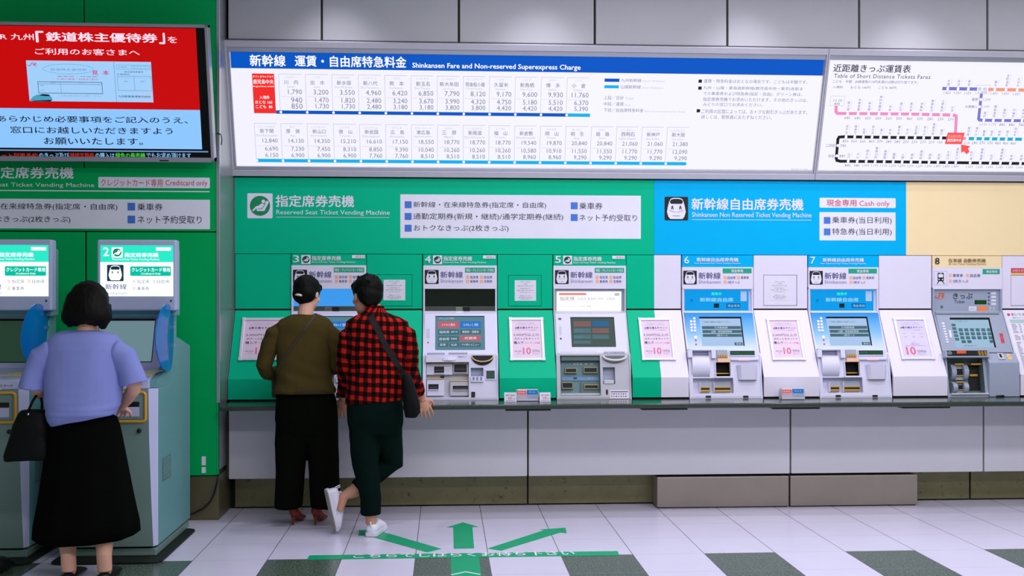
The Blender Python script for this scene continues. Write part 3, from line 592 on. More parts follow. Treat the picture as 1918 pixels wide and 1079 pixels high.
# ---- paper notices on the hatches
def notice(u0, v0, u1, v1, label):
    m = MB(); a, b = plU.px(u0, v0), plU.px(u1, v1); m.pbox(plU, a[0], b[1], b[0], a[1], .0, .0012, PAPER); W, Hh = b[0]-a[0], a[1]-b[1]
    rows = [(.90, .5, 'お客さまへのお知らせ', GRYI), (.80, .2, 'ご案内', GRYI), (.70, .75, '券売機ご利用のお客さまにお願い', GRYI), (.58, .5, '次の手順でご利用ください', INK), (.49, .8, '新幹線・特急券のお求めは窓口まで', GRYI), (.39, .55, 'ボタンを押してお待ちください', GRYI), (.22, .5, '係員がまいります', GRYI), (.13, .65, '鹿児島中央駅長', GRYI), (.05, .45, 'お問い合わせ', GRYI)]
    for y, wd, s, c in rows: m.text(plU, s, a[0]+W*.5, b[1]+Hh*y, Hh*.045, c, w=W*wd, al='c', h=.002, res=1)
    solo(m, 'paper_notice', label, 'notice', 'notices on the hatches')
notice(718.5, 524, 759, 562.5, 'white paper notice on the green hatch beside the man in the checked shirt')
notice(964, 525, 1004, 563.5, 'white paper notice on the green hatch between machines 4 and 5')
notice(1441, 525, 1479.5, 562, 'white paper notice on the white hatch between machines 6 and 7')
m = MB(); a, b = plU.px(1893.5, 502.3), plU.px(1960, 515); m.pbox(plU, a[0], (a[1]+b[1])/2-.01, b[0], a[1], 0, .001, TRED); m.pbox(plU, a[0], b[1], b[0], (a[1]+b[1])/2-.011, 0, .001, M('yellow_label', (250, 200, 110), .5))
m.text(plU, 'お知らせ係員呼出', a[0]+.012, a[1]-.028, .02, TWHT, h=.002)
solo(m, 'sticker', 'red and yellow sticker above the hatch beyond machine 8', 'sticker')
# ---- posters in snap frames on the slanted panels
def poster(u0, v0, u1, v1, label, kind=0, x1=None):
    a, b = plL.px(u0, v0), plL.px(u1, v1); x0, xe, y1, y0 = a[0], b[0] if x1 is None else x1, a[1], b[1]; W, Hh = xe-x0, y1-y0
    t = thing('framed_poster', (x0+W/2, Yf+.1, plL.P(0, y0).z), label, 'poster', 'framed posters')
    r = .021; m = MB()
    for p, q, s, k in ((x0, y0, xe, y0+r), (x0, y1-r, xe, y1), (x0, y0+r, x0+r, y1-r), (xe-r, y0+r, xe, y1-r)): m.pbox(plL, p, q, s, k, .001, .013, ALUF)
    for p, q in ((x0, y0), (x0, y1-r), (xe-r, y0), (xe-r, y1-r)): m.pbox(plL, p-.002, q-.002, p+r+.002, q+r+.002, .001, .0145, ALUF)
    m.build('frame', t, bevel=.003)
    m = MB(); P = POST2 if kind else POST; m.pbox(plL, x0+r*.8, y0+r*.8, xe-r*.8, y1-r*.8, .001, .005, P)
    def tt(s, x, y, w, hh, c, bd=0): m.text(plL, s, x0+W*x, y0+Hh*y, Hh*hh, c, w=W*w, h=.0062, bold=bd, res=2)
    tt('九州のネット予約で', .25, .865, .5, .02, LAV); tt('きっぷがもっとおトクに', .2, .825, .6, .02, LAV)
    tt('#撮る撮るチケット', .17, .74, .68, .05, NAVY, .012)
    if kind:
        tt('キャンペーン実施中', .25, .69, .5, .02, LAV)
        for x in (.2, .45, .7): tt('ステップ', x, .61, .12, .022, GRYI); tt('応募', x+.02, .53, .08, .02, LAV)
        tt('合計で', .42, .40, .1, .018, LAV); tt('抽選で当たる', .38, .355, .25, .025, GRYI); m.rect(plL, x0+W*.2, y0+Hh*.325, x0+W*.82, y0+Hh*.33, LAV, .006)
        tt('10', .2, .12, .27, .18, PNK, .03); tt('万円分', .52, .16, .27, .06, GRYI, .008); tt('プレゼント', .53, .11, .25, .028, GRYI)
    else:
        tt('キャンペーン実施中', .2, .70, .6, .018, LAV)
        tt('5,000円以上の', .12, .565, .74, .065, GRYI); tt('JRきっぷをネットで', .14, .475, .72, .055, GRYI); tt('購入で', .12, .385, .28, .06, INK, .006); tt('カンタン応募!', .44, .39, .44, .04, PNK)
        tt('抽選で20名様に', .14, .205, .2, .025, GRYI); tt('合計', .2, .16, .1, .02, LAV); tt('10', .38, .15, .22, .15, PNK, .02); tt('万円分', .64, .19, .22, .06, GRYI); tt('プレゼント', .65, .145, .2, .025, GRYI)
    m.build('print', t)
poster(454.8, 596.5, 0, 677.5, 'framed pink poster in the corner, half behind the customer in olive', 0, plL.px(454.8, 596)[0]+.30)
poster(953, 596, 1021, 676, 'framed pink poster on the bright green panel between machines 4 and 5')
poster(1195, 596.5, 1265.5, 675.5, 'framed pink poster where green meets white, between machines 5 and 6')
poster(1434.5, 597, 1509, 675.5, 'framed pink poster on the white panel between machines 6 and 7')
poster(1671.5, 596, 1751, 674, 'framed lilac poster with a large pink 10 between machines 7 and 8', 1)
# ---- the long paper list beyond machine 8
m = MB(); a = plL.px(1879, 585); y1 = a[1]; y0 = plL.px(1910, 703)[1]; m.pbox(plL, a[0], y0, a[0]+.33, y1, .001, .004, PAPER); Hh = y1-y0
m.pbox(plL, a[0]-.006, y0, a[0]+.006, y1, .002, .006, ALUF)
m.disc(plL, a[0]+.034, y1-.023, .012, .012, M('magenta_ink', (226, 60, 100), .5), .0055); m.text(plL, 'あいうえお順 運賃表', a[0]+.055, y1-.034, .026, INK, h=.0055); m.text(plL, '駅名 おとな こども', a[0]+.06, y1-.056, .012, GRYI, h=.0055)
m.rect(plL, a[0]+.03, y1-.095, a[0]+.32, y1-.065, M('pale_green_print', (178, 206, 200), .6), .005)
rnd = random.Random(3)
for i in range(34):
    y = y1-.108-i*(Hh-.13)/34
    for c in range(3):
        if rnd.random() < .9: m.rect(plL, a[0]+.034+c*.095, y, a[0]+.034+c*.095+rnd.uniform(.02, .045), y+.004, GRYI, .005); m.rect(plL, a[0]+.09+c*.095, y, a[0]+.105+c*.095, y+.004, GRYI, .005)
solo(m, 'fare_list', 'tall white paper list of station fares on the slope beyond machine 8', 'notice')

# ================================================================ ticket machines
MW = M('machine_white', (226, 224, 244), .35, var=.01); MG = M('machine_grey', (162, 172, 190), .4, var=.03); MG2 = M('machine_grey_dark', (96, 116, 114), .45); MLG = M('machine_light_grey', (196, 196, 204), .35)
SLOT = M('slot_black', (8, 9, 8), .5); RIM = M('slot_yellow_rim', (226, 200, 130), .4); GLD = M('brass_guide', (200, 156, 60), .35, .4); HPNK = M('pale_orange_bullet', (250, 186, 150), .5); HGR = M('teal_pill', (20, 170, 130), .5)
TEAL = M('bay_teal', (104, 138, 140), .4); STRP = M('display_steel', (120, 122, 120), .18, .8); CHR = M('chrome', (220, 220, 224), .12, .95); SMK = M('smoked_window', (16, 22, 16), .15, spec=.6)
sTL = E_('screen_teal', (78, 124, 138)); sTL2 = E_('screen_dark_teal', (62, 96, 108)); sRD = E_('screen_red', (176, 92, 102)); sBL = E_('screen_blue', (30, 110, 190)); sLT = E_('screen_pale', (160, 188, 222)); sKY = E_('screen_key', (70, 104, 112)); sWH = E_('screen_white', (214, 228, 240)); sDK = E_('screen_green_dark', (60, 80, 74)); sDB = E_('display_blue', (60, 150, 232)); sDB2 = E_('display_sky', (0, 150, 226)); sLW = E_('display_lit_white', (255, 250, 250)); sLED = E_('led_green', (60, 255, 170)); sLCD = E_('lcd_green', (34, 74, 50)); sPK = E_('lamp_pink', (255, 196, 216)); sRS = E_('screen_dull_red', (120, 84, 84)); sBS = E_('screen_dull_blue', (24, 92, 140))
plH = vplane(Yw-.012); plD = vplane(8.115); plS = slant((7.93, 1.115), (8.065, 1.405)); LS = math.hypot(.135, .29); plF = slant((7.84, zC+.0145), (7.90, 1.11)); LF = math.hypot(.06, 1.11-zC-.0145)
z541 = at(860, 541, Yw).z
def shell(x0, x1, t, mat, top=None):
    m = MB(); prof = [(8.2, z541+.01), (8.09, z541+.01), (8.085, 1.41), (7.925, 1.115), (7.89, 1.10), (7.835, zC+.0005), (8.2, zC+.0005)]
    for a, b in ((x0, x0+.012), (x1-.012, x1)): m.prism(prof, a, b, mat)
    m.box(x0+.012, x1-.012, 8.14, 8.2, zC+.0005, z541+.01, DRK)
    m.box(x0+.012, x1-.012, 7.8395, 7.92, zC+.0005, zC+.0143, mat)
    m.poly([(x0+.012, 7.93, 1.1155), (x1-.012, 7.93, 1.1155), (x1-.012, 7.90, 1.11), (x0+.012, 7.90, 1.11)], mat)
    m.poly([(x0+.012, 8.115, 1.42), (x1-.012, 8.115, 1.42), (x1-.012, 8.063, 1.4045), (x0+.012, 8.063, 1.4045)], mat)
    m.build('body', t)
def header(t, x0, x1, num, bandm, pts, kind):
    "pts: pixel places on the first machine of the kind"
    z0 = z541; m = MB(); zb_ = plH.px(860, 497.3 if kind != 'c' else 499.3)[1]
    m.pbox(plH, x0, z0, x1, zb_-.0, -.05, 0, WHT); m.pbox(plH, x0, zb_+.001, x1, zS0-.004, -.05, -.004, bandm)
    def T(s, u0, v0, u1, v1, c, bd=0): m.pxtext(plH, s, u0, v0, u1, v1, c, bold=bd, h=.0022)
    for f in pts: f(m, T)
    m.build('header_panel', t, bevel=.002)
def hdr_a(num):
    def f(m, T):
        T(num, 796, 479, 806.7, 492, TWHT, .01); seat_icon(m, plH, 811, 478.4, 828, 495, M('icon_dark_green', (10, 70, 50), .5))
        T('指定席券売機', 830.5, 480, 884, 488.6, TWHT, .018); T('Reserved Seat Ticket Vending Machine', 830.5, 489.6, 910.5, 494, TWHT)
        m.pxrect(plH, 904.5, 478.5, 928, 484.4, TWHT, .001); T('お取り扱い中', 911, 479.6, 926, 483.3, TRED)
        train_face(m, plH, 795.6, 505.6, 821.7, 531.8); T('新幹線', 825, 508.4, 866.8, 520.6, NAVY, .006); T('Shinkansen', 825, 523, 867.4, 529.3, LAV)
        m.pxrect(plH, 871, 501.4, 927, 510.6, HGR, .001); T('現金・クレジットカード対応', 873, 503.2, 925, 509, TWHT, .012)
        for u, v, s in ((873, 516, '指定席'), (899, 516, '自由席'), (873, 524, '乗車券'), (899, 524, '定期券')): m.pxrect(plH, u, v, u+5.6, v+6, HPNK, .001); T(s, u+7.5, v+.4, u+23, v+5.8, NAVY)
    return f
def hdr_c(num):
    def f(m, T):
        T(num, 1281.5, 480.6, 1290.4, 493.6, TWHT, .01); T('新幹線自由席券売機', 1304.8, 482.6, 1382.7, 490.4, TWHT, .018); T('Non Reserved Seat Ticket Vending Machine', 1301, 491.6, 1387, 495.2, TWHT)
        train_face(m, plH, 1279.8, 507, 1305, 532.8); T('新幹線', 1308.4, 510, 1349.6, 522.8, NAVY, .006); T('Shinkansen', 1308.4, 524.8, 1350, 531, LAV)
        m.pxrect(plH, 1353.5, 502.8, 1407.7, 512, HGR, .001); T('現金専用', 1369.5, 504.6, 1391.5, 510.4, TWHT, .012)
        for u, v, s, w_ in ((1355.5, 517, '自由席', 15), (1380.5, 517, '乗車券', 15), (1355.5, 525.5, '2枚きっぷ', 23)): m.pxrect(plH, u, v, u+5.4, v+6, HPNK, .001); T(s, u+7, v+.4, u+7+w_, v+5.8, NAVY)
    return f
def screen_bezel(t, x0, x1, mat, sx0, sy0, sx1, sy1, nm='screen_bezel'):
    m = MB(); m.punch(plS, x0+.012, 0, x1-.012, LS, [(sx0, sy0, sx1, sy1, .012, BLK)], mat, .03); return m
def bowl(m, pl, xc, yt, rx, ry, rim, fill, rr=.0045):
    m.poly([pl.P(xc+rx*math.cos(math.pi+math.pi*i/20), yt+ry*math.sin(math.pi+math.pi*i/20), .003) for i in range(21)], fill)
    m.tube([pl.P(xc+rx*.95*math.cos(math.pi+math.pi*i/16), yt-.003+ry*.62*math.sin(math.pi+math.pi*i/16), .006+.02*math.sin(math.pi*i/16)) for i in range(17)], rr, rim, 8)
def machine_a(num, dx, label, lit, variant):
    global DXV
    DXV = Vector((dx, 0, 0)); x0, x1 = at(792, 560, Yw).x+.003, at(931.3, 560, Yw).x-.003
    t = thing('ticket_machine', ((x0+x1)/2+dx, 7.9, zC), label, 'ticket machine', 'ticket vending machines')
    shell(x0, x1, t, MW if variant == 'a' else MLG); header(t, x0, x1, num, GRN, [hdr_a(num)], 'a')
    def P(pl, u, v): return pl.px(u, v)
    if variant == 'a':
        m = MB(); a, b = P(plD, 794.5, 543), P(plD, 927.5, 573.5); m.pbox(plD, x0+.012, b[1], x1-.012, a[1]+.02, -.02, 0, sDB if lit else SMK); m.build('display_window', t)
        m = MB(); m.pxbox(plD, 794, 574, 930, 585.8, -.02, .006, STRP); m.pxbox(plD, 853.5, 575, 866, 585, .004, .009, CHR); m.pxbox(plD, 868, 575, 880, 585, .004, .012, BLK); m.build('sensor_strip', t, bevel=.002)
        s0, s1 = P(plS, 815.5, 591.8), P(plS, 908.5, 655.6)
        m = screen_bezel(t, x0, x1, MW, s0[0], s1[1], s1[0], s0[1]); m.pxrect(plS, 798.5, 616, 805, 634, M('pale_label', (206, 206, 222), .5)); m.pxrect(plS, 800.3, 640.3, 803.3, 643, TRED); m.build('screen_bezel', t)
        m = MB(); q = Pl(plS.P(0, 0, -.009), plS.a, plS.b); m.pbox(q, s0[0]+.002, s1[1]+.002, s1[0]-.002, s0[1]-.002, -.003, 0, sTL)
        for u0, v0, u1, v1, c in ((820.6, 602, 859.7, 614.6, sRD), (861.8, 602, 901, 614.6, sBL), (820.6, 617.5, 859.7, 627, sTL2), (861.8, 617.5, 901, 626, sTL2), (820.6, 630, 859.7, 640, sTL2), (861.8, 628.5, 901, 638.5, sRD), (820.6, 642, 839.5, 650, sTL2), (841.8, 642, 860.5, 650, sTL2), (861.8, 642, 901, 650, sTL2)): m.pxrect(q, u0, v0, u1, v1, c)
        for s, u0, v0, u1, v1 in (('いらっしゃいませ', 822, 595, 850, 598.5), ('のりかえ案内', 827, 606, 852, 611), ('えきねっと 受取', 868, 606, 896, 611), ('指定席', 823, 619.5, 841.5, 624.5), ('新幹線・特急', 845, 620, 857, 623.5), ('乗車券・回数券', 866, 619.5, 897, 624), ('自由席', 823, 632.5, 841.5, 637.5), ('新幹線', 845, 633, 856, 636.5), ('定期券', 870, 631, 893, 636), ('変更', 824, 643.8, 835, 648), ('払戻', 845, 643.8, 856, 648), ('その他のメニュー', 865, 643.5, 897, 648)): m.pxtext(q, s, u0, v0, u1, v1, sWH, res=1)
        m.build('screen', t)
        bay = (*P(plF, 798.2, 678), *P(plF, 878.4, 744)); tr = (*P(plF, 881.8, 689), *P(plF, 905.5, 712)); m = MB()
        m.punch(plF, x0+.012, 0, x1-.012, LF, [(bay[0], bay[1], bay[2], bay[3], .05, MLG), (tr[0], tr[1], tr[2], tr[3], .04, MG)], MW, .06); m.build('front_panel', t)
        m = MB(); m.pxbox(plF, 798.2, 665.5, 878.4, 679, 0, .028, MW); a, b = P(plF, 830, 665.5), P(plF, 853, 682); m.tube([plF.P(a[0], a[1]-.03, .024), plF.P((a[0]+b[0])/2, a[1]-.034, .036), plF.P(b[0], a[1]-.03, .024)], .012, MW, 8)
        m.pxrect(plF, 800, 661, 833, 664.8, M('grey_label', (160, 164, 186), .5)); m.pxrect(plF, 840, 660.6, 875.5, 664.2, M('grey_label', (160, 164, 186), .5)); m.pxtext(plF, '領収書 おつり', 858, 668, 874, 671, GRYI, h=.029); m.build('hood', t, bevel=.004)
        B = Pl(plF.P(0, 0, -.05), plF.a, plF.b)
        def unit(u0, v0, u1, v1, du0, dv0, du1, dv1, mat, nm, hh=.03, rim=RIM):
            m = MB(); m.pxbox(B, u0, v0, u1, v1, 0, hh, mat); m.pxbox(B, u0, v0-1.6, u1, v0, 0, hh+.006, rim); m.pxrect(B, du0, dv0, du1, dv1, SLOT, hh+.001); m.pxbox(B, du0-.5, dv1, du1+.5, dv1+1.8, hh, hh+.008, mat); m.pxrect(B, du0+2, (dv0+dv1)/2+1, du1-2, (dv0+dv1)/2+1.8, GRYI, hh+.0015); m.build(nm, t, bevel=.003)
        unit(799, 683, 847.5, 703, 813.2, 687.6, 831.8, 699.8, MW, 'card_slot'); unit(848.5, 681.8, 877.5, 702, 850.5, 683.8, 874, 698.8, MLG, 'note_slot')
        unit(799.5, 711.5, 832, 742, 802.5, 720.5, 821.5, 730.3, MW, 'receipt_slot'); unit(843, 715, 878, 742, 848, 723.5, 876.5, 731, MLG, 'ticket_outlet')
        m = MB(); m.pxbox(B, 825.4, 705, 832.2, 707.8, 0, .012, BLK); m.build('lamp', t)
        a, b = P(plF, 882.3, 666), P(plF, 925, 684.5); m = MB(); bowl(m, plF, (a[0]+b[0])/2, a[1], (b[0]-a[0])/2, a[1]-b[1], RIM, SLOT); m.build('change_bowl', t)
        m = MB(); m.pxbox(plF, 881.8, 705.5, 905.5, 716, -.03, .012, MW); [m.pxrect(plF, u, 706.5, u+4, 713, LAV, .0128) for u in (885, 892, 899)]; m.build('coin_tray', t, bevel=.003)
        m = MB(); m.pxbox(plF, 908.5, 692, 929, 712, 0, .006, MW); m.pxrect(plF, 910.7, 694.5, 926.6, 709.8, M('keypad_green', (30, 76, 62), .3), .0065); m.build('keypad', t, bevel=.002)
        m = MB(); m.pxbox(plF, 882.8, 734, 890, 744, 0, .006, BLK); m.build('card_reader', t, bevel=.002)
        m = MB(); c = P(plF, 887, 727)
        for i, a_ in enumerate((-.9, 0, .8)): m.stroke(plF, [(c[0]+.01*math.sin(a_), c[1]), (c[0]+.022*math.sin(a_), c[1]+.012*math.cos(a_))], .006, TWHT, .001)
        m.build('guide_mark', t)
    else:
        S = Vector((-dx, 0, 0)); X = lambda pl, u, v: (pl.px(u, v)[0]-dx, pl.px(u, v)[1])   # measured on this machine itself
        def R(m, pl, u0, v0, u1, v1, mat, h=.0008, h0=None):
            a, b = X(pl, u0, v0), X(pl, u1, v1)
            m.rect(pl, a[0], b[1], b[0], a[1], mat, h) if h0 is None else m.pbox(pl, a[0], b[1], b[0], a[1], h0, h, mat)
        def TT(m, pl, s, u0, v0, u1, v1, mat, h=.0016, bd=0):
            a, b = X(pl, u0, v0), X(pl, u1, v1); m.text(pl, s, a[0], b[1], a[1]-b[1], mat, w=b[0]-a[0], h=h, res=1, bold=bd)
        m = MB(); R(m, plD, 1037, 542, 1171.5, 587, MG, 0, -.02); R(m, plD, 1042.6, 545.8, 1163.5, 582.8, sLW, .004, 0); R(m, plD, 1047, 549, 1098, 552.6, E_('lit_salmon', (240, 120, 110)), .005)
        TT(m, plD, '指定席', 1048.5, 555.6, 1076, 563, eG, .005); TT(m, plD, '自由席 乗車券 特急・定期券', 1082, 557, 1152.5, 562.5, eG2, .005); TT(m, plD, 'クレジットカード 対応 現金', 1049, 571.5, 1107, 575.5, eG2, .005); R(m, plD, 1151, 549, 1160, 554, eG2, .005); m.build('display_window', t)
        s0, s1 = X(plS, 1068, 594), X(plS, 1154, 650)
        m = screen_bezel(t, x0, x1, MW, s0[0], s1[1], s1[0], s0[1]); R(m, plS, 1045.5, 595.5, 1051.5, 599.5, GRYI); R(m, plS, 1047, 611, 1052.5, 628, M('pale_label', (206, 206, 222), .5)); R(m, plS, 1049, 633, 1052, 636, INK); m.build('screen_bezel', t)
        m = MB(); q = Pl(plS.P(0, 0, -.009), plS.a, plS.b); m.pbox(q, s0[0]+.002, s1[1]+.002, s1[0]-.002, s0[1]-.002, -.003, 0, sDK)
        for u0, v0, u1, v1, c in ((1074, 602, 1107, 612, sRS), (1109, 602, 1141, 611.5, sBS), (1074, 615, 1107, 624, sKY), (1109, 615, 1141, 624, sRS), (1074, 627, 1107, 635, sKY), (1109, 627, 1141, 635, sKY), (1074, 638, 1107, 644, sKY)): R(m, q, u0, v0, u1, v1, c)
        for s, u0, v0, u1, v1 in (('指定席', 1076, 617, 1092, 621.5), ('自由席', 1076, 629, 1092, 633.5)): TT(m, q, s, u0, v0, u1, v1, sTL)
        m.build('screen', t)
        bay = (*X(plF, 1049, 666), *X(plF, 1125.5, 741)); tr = (*X(plF, 1129, 688), *X(plF, 1152.5, 719)); m = MB()
        m.punch(plF, x0+.012, 0, x1-.012, LF, [(*bay, .055, TEAL), (*tr, .04, MG)], MLG, .06); R(m, plF, 1050, 658.5, 1081, 663, PAPER); R(m, plF, 1083, 658.5, 1119, 663, PAPER); R(m, plF, 1131, 658.8, 1170, 663, M('grey_label', (160, 164, 186), .5)); TT(m, plF, 'お金はここから', 1133, 659.5, 1168, 662.3, TWHT); m.build('front_panel', t)
        B = Pl(plF.P(0, 0, -.055), plF.a, plF.b)
        m = MB(); R(m, B, 1050, 666, 1124, 676.5, MG2, .04, 0); TT(m, B, 'カード 領収書  紙  幣', 1052, 680.5, 1111, 683.5, TWHT, .002); R(m, B, 1052, 706.5, 1122, 713, M('bay_blue', (112, 150, 190), .4), .006, 0); R(m, B, 1074, 707.5, 1080.5, 710, BLK, .008, 0); TT(m, B, 'おつり', 1101, 707.5, 1112, 709.5, TWHT, .008); R(m, B, 1087, 717, 1124.5, 738, MG2, .012, 0); R(m, B, 1050, 737.5, 1125, 741, MLG, .03, 0); m.build('bay_fitting', t, bevel=.002)
        for nm, u0, v0, u1, v1 in (('card_slot', 1059, 691.5, 1078.5, 697.8), ('note_slot', 1093.8, 690, 1117, 697.8), ('receipt_slot', 1053, 718, 1071.5, 727), ('ticket_outlet', 1095, 722.5, 1119, 727.6)):
            m = MB(); R(m, B, u0-1.6, v0-2, u1+1.6, v1+2, M('slot_bezel', (150, 150, 112), .4), .022, 0); R(m, B, u0, v0, u1, v1, SLOT, .0226); m.build(nm, t, bevel=.002)
        a, b = X(plF, 1128.5, 666.5), X(plF, 1174, 682); m = MB(); bowl(m, plF, (a[0]+b[0])/2, a[1], (b[0]-a[0])/2, (a[1]-b[1])*.9, M('cream_rim', (226, 214, 214), .35), MG2, .009); m.build('change_bowl', t)
        m = MB(); R(m, plF, 1131, 712, 1150, 719, M('clear_tray', (206, 206, 216), .2), .006, -.035); m.build('coin_tray', t, bevel=.003)
        m = MB(); R(m, plF, 1135, 730, 1138.6, 738.5, BLK, .004, 0); m.build('card_reader', t)
        m = MB(); R(m, plF, 1142, 730.8, 1178, 746.5, PAPER, .0012, 0); R(m, plF, 1144, 733, 1176, 734.6, GRYI, .002)
        for j, (c, v) in enumerate(((TRED, 737), (NAVY, 741.5))):
            for k in range(7): R(m, plF, 1144.5+k*4.4, v, 1147+k*4.4, v+1.8, (TRED, NAVY, SQB, INK)[(j+k*3) % 4], .002)
        m.build('card_logo_label', t)
    DXV = Vector((0, 0, 0)); return t
d34 = at(545.5, 520, Yw).x-at(792, 520, Yw).x; d45 = at(1035.6, 520, Yw).x-at(792, 520, Yw).x
machine_a('3', d34, 'ticket machine 3 with a lit blue display, behind the two customers', True, 'a')
machine_a('4', 0, 'white ticket machine 4 with a dark display window above a teal screen', False, 'a')
machine_a('5', d45, 'ticket machine 5 with a bright white display sign and grey lower bay', True, 'b')
# ---- machines 6 and 7
mgr = M('blue_print_gradient', (40, 160, 226), .4)          # the printed bezel: blue at its top edge running out to white
N, L, bs = nodes_of(mgr); tc = N.new('ShaderNodeTexCoord'); sp_ = N.new('ShaderNodeSeparateXYZ'); mr = N.new('ShaderNodeMapRange'); cr = N.new('ShaderNodeValToRGB')
mr.inputs['From Min'].default_value = .36; mr.inputs['From Max'].default_value = .60; cr.color_ramp.elements[0].color = (lin(214), lin(224), lin(246), 1); cr.color_ramp.elements[1].color = (lin(0), lin(146), lin(216), 1)
e = cr.color_ramp.elements.new(.45); e.color = (lin(130), lin(192), lin(240), 1)
L.new(tc.outputs['Object'], sp_.inputs[0]); L.new(sp_.outputs[2], mr.inputs['Value']); L.new(mr.outputs[0], cr.inputs[0])
for l in list(bs.inputs['Base Color'].links): L.remove(l)
L.new(cr.outputs[0], bs.inputs['Base Color'])
def machine_c(num, dx, label, busy):
    global DXV
    DXV = Vector((dx, 0, 0)); x0, x1 = at(1276.5, 560, Yw).x+.003, at(1410.7, 560, Yw).x-.003
    t = thing('ticket_machine', ((x0+x1)/2+dx, 7.9, zC), label, 'ticket machine', 'ticket vending machines')
    shell(x0, x1, t, MW); header(t, x0, x1, num, BLU, [hdr_c(num)], 'c')
    m = MB(); m.pxbox(plD, 1278.5, 541, 1409, 588, -.02, -.003, MW); m.pxbox(plD, 1282.5, 543, 1402, 582, -.003, .002, sDB2); m.pxbox(plD, 1279, 582.3, 1408.5, 587.5, -.003, .010, MW)
    def T(s, u0, v0, u1, v1, c, bd=0): m.pxtext(plD, s, u0, v0, u1, v1, c, bold=bd, h=.004)
    T('発売中', 1332, 547.6, 1351, 553.4, sLED, .02); T('新幹線自由席', 1311, 557.5, 1373, 565.2, E_('display_text', (150, 214, 250)), .014)
    m.pxbox(plD, 1337, 568.5, 1346.5, 576.5, .002, .006, BLK); m.pxrect(plD, 1360.4, 568.4, 1386.5, 576.8, E_('display_navy', (0, 88, 150)), .003); T('現金専用', 1362.5, 570.2, 1385, 575.4, E_('display_text', (150, 214, 250)))
    m.pxrect(plD, 1387, 545.5, 1398.5, 564, M('pale_sticker', (190, 214, 240), .5), .003); m.disc(plD, plD.px(1295, 563)[0], plD.px(1295, 563)[1], .012, .012, E_('display_dark', (10, 120, 190)), .003)
    m.build('display_window', t)
    s0, s1 = plS.px(1309.5, 593.5), plS.px(1395, 648)
    m = screen_bezel(t, x0, x1, mgr, s0[0], s1[1], s1[0], s0[1]); m.build('screen_bezel', t)
    m = MB(); q = Pl(plS.P(0, 0, -.009), plS.a, plS.b); m.pbox(q, s0[0]+.002, s1[1]+.002, s1[0]-.007, s0[1]-.010, -.003, 0, sLT)  # lit face set in at top and right: black margin stands in for bezel shadow
    for u0, v0, u1, v1, s, ta, tb in ((1314.5, 611, 1388, 616.5, '九州新幹線', 1338, 1363), (1315.5, 618.3, 1389.5, 623.8, '山陽・東海道新幹線', 1332, 1371), (1316, 625.6, 1390, 631, '2枚きっぷ', 1342, 1363)): m.pxrect(q, u0, v0, u1, v1, sTL2); m.pxtext(q, s, ta, v0+1, tb, v1-.8, sWH, res=1)
    m.pxrect(q, 1375.5, 641.5, 1391, 647, sTL2); m.pxtext(q, '取消', 1379, 642.5, 1388, 646, sWH, res=1); m.pxtext(q, 'ご希望の路線をお選びください', 1316, 601.5, 1367, 605, sKY, res=1); m.build('screen', t)
    for r_ in range(5):
        for c_ in range(2):
            if r_ == 0 and c_ == 0: continue
            m = MB(); u, v = 1291.6+c_*6.1+r_*.35, 594.7+r_*5.7; m.pxbox(plS, u, v, u+5, v+4.2, 0, .005, TWHT); m.build('key', t, bevel=.001)
    m = MB(); a = plS.px(1303, 631.5); m.disc(plS, a[0], a[1], .012, .012, TWHT, .001); a = plS.px(1303.2, 637.5); m.disc(plS, a[0], a[1], .007, .008, TRED, .001); a = plS.px(1303.8, 645.3); m.disc(plS, a[0], a[1], .007, .007, TRED, .001); m.build('call_button', t)
    a = lambda u, v: plF.px(u, v)
    b1 = (*a(1297.5, 708.5), *a(1374.5, 736.5)); b2 = (*a(1340.5, 679), *a(1367.5, 706)); b3 = (*a(1296, 657.5), *a(1329.5, 706))
    m = MB(); m.punch(plF, x0+.012, 0, x1-.012, LF, [(*b1, .05, MW), (*b2, .05, DRK), (*b3, .03, MW)], MW, .06); m.build('front_panel', t)
    m = MB(); p, q2 = a(1295, 665.5), a(1329.5, 705.5); hh = p[1]-q2[1]; rg = []
    for i in range(15):
        f = math.pi*i/14; rg.append((q2[1]+hh/2-hh/2*math.cos(f), -.02+.045*math.sin(f)))
    m.loft([[plF.P(xx, y, h) for y, h in rg] for xx in (p[0], q2[0])], MW, True, False); m.build('receipt_cover', t)
    m = MB(); m.pxbox(plF, 1286.5, 655, 1296, 671, 0, .03, MW); m.pxbox(plF, 1330.5, 655, 1340, 672.5, 0, .03, MW); m.pxbox(plF, 1366.5, 670.6, 1420, 675.5, 0, .022, MW); m.pxbox(plF, 1286.5, 655, 1340, 657.5, 0, .03, MW); m.build('hood', t, bevel=.004)
    m = MB(); m.pxbox(plF, 1341, 656, 1362.5, 671.5, -.01, .012, MG); [m.pxbox(plF, 1344+i*4.6, 664.6, 1347.6+i*4.6, 670, .01, .02, GLD) for i in range(4)]; m.pxbox(plF, 1342.5, 672, 1367, 679.3, 0, .02, M('orange_tint_guide', (250, 196, 166), .35)); m.build('coin_slot', t, bevel=.002)
    m = MB(); m.pxbox(plF, 1338.5, 679, 1341, 707, 0, .018, TWHT); m.pxbox(plF, 1367, 679, 1370, 707, 0, .018, TWHT); m.pxbox(plF, 1338.5, 705.5, 1370, 708.5, 0, .02, MW); m.pxbox(plF, 1341.5, 698, 1367, 700, -.045, -.02, GLD); m.build('note_slot', t, bevel=.002)
    m = MB(); m.pxbox(plF, 1365, 656.6, 1414.5, 667.5, 0, .010, MW); m.pxrect(plF, 1366.5, 657.5, 1413, 665.6, sLCD, .0105); m.pxtext(plF, 'カード 1,790', 1370, 659.8, 1383, 663.4, sTL, h=.0112, res=1); m.build('amount_display', t, bevel=.002)
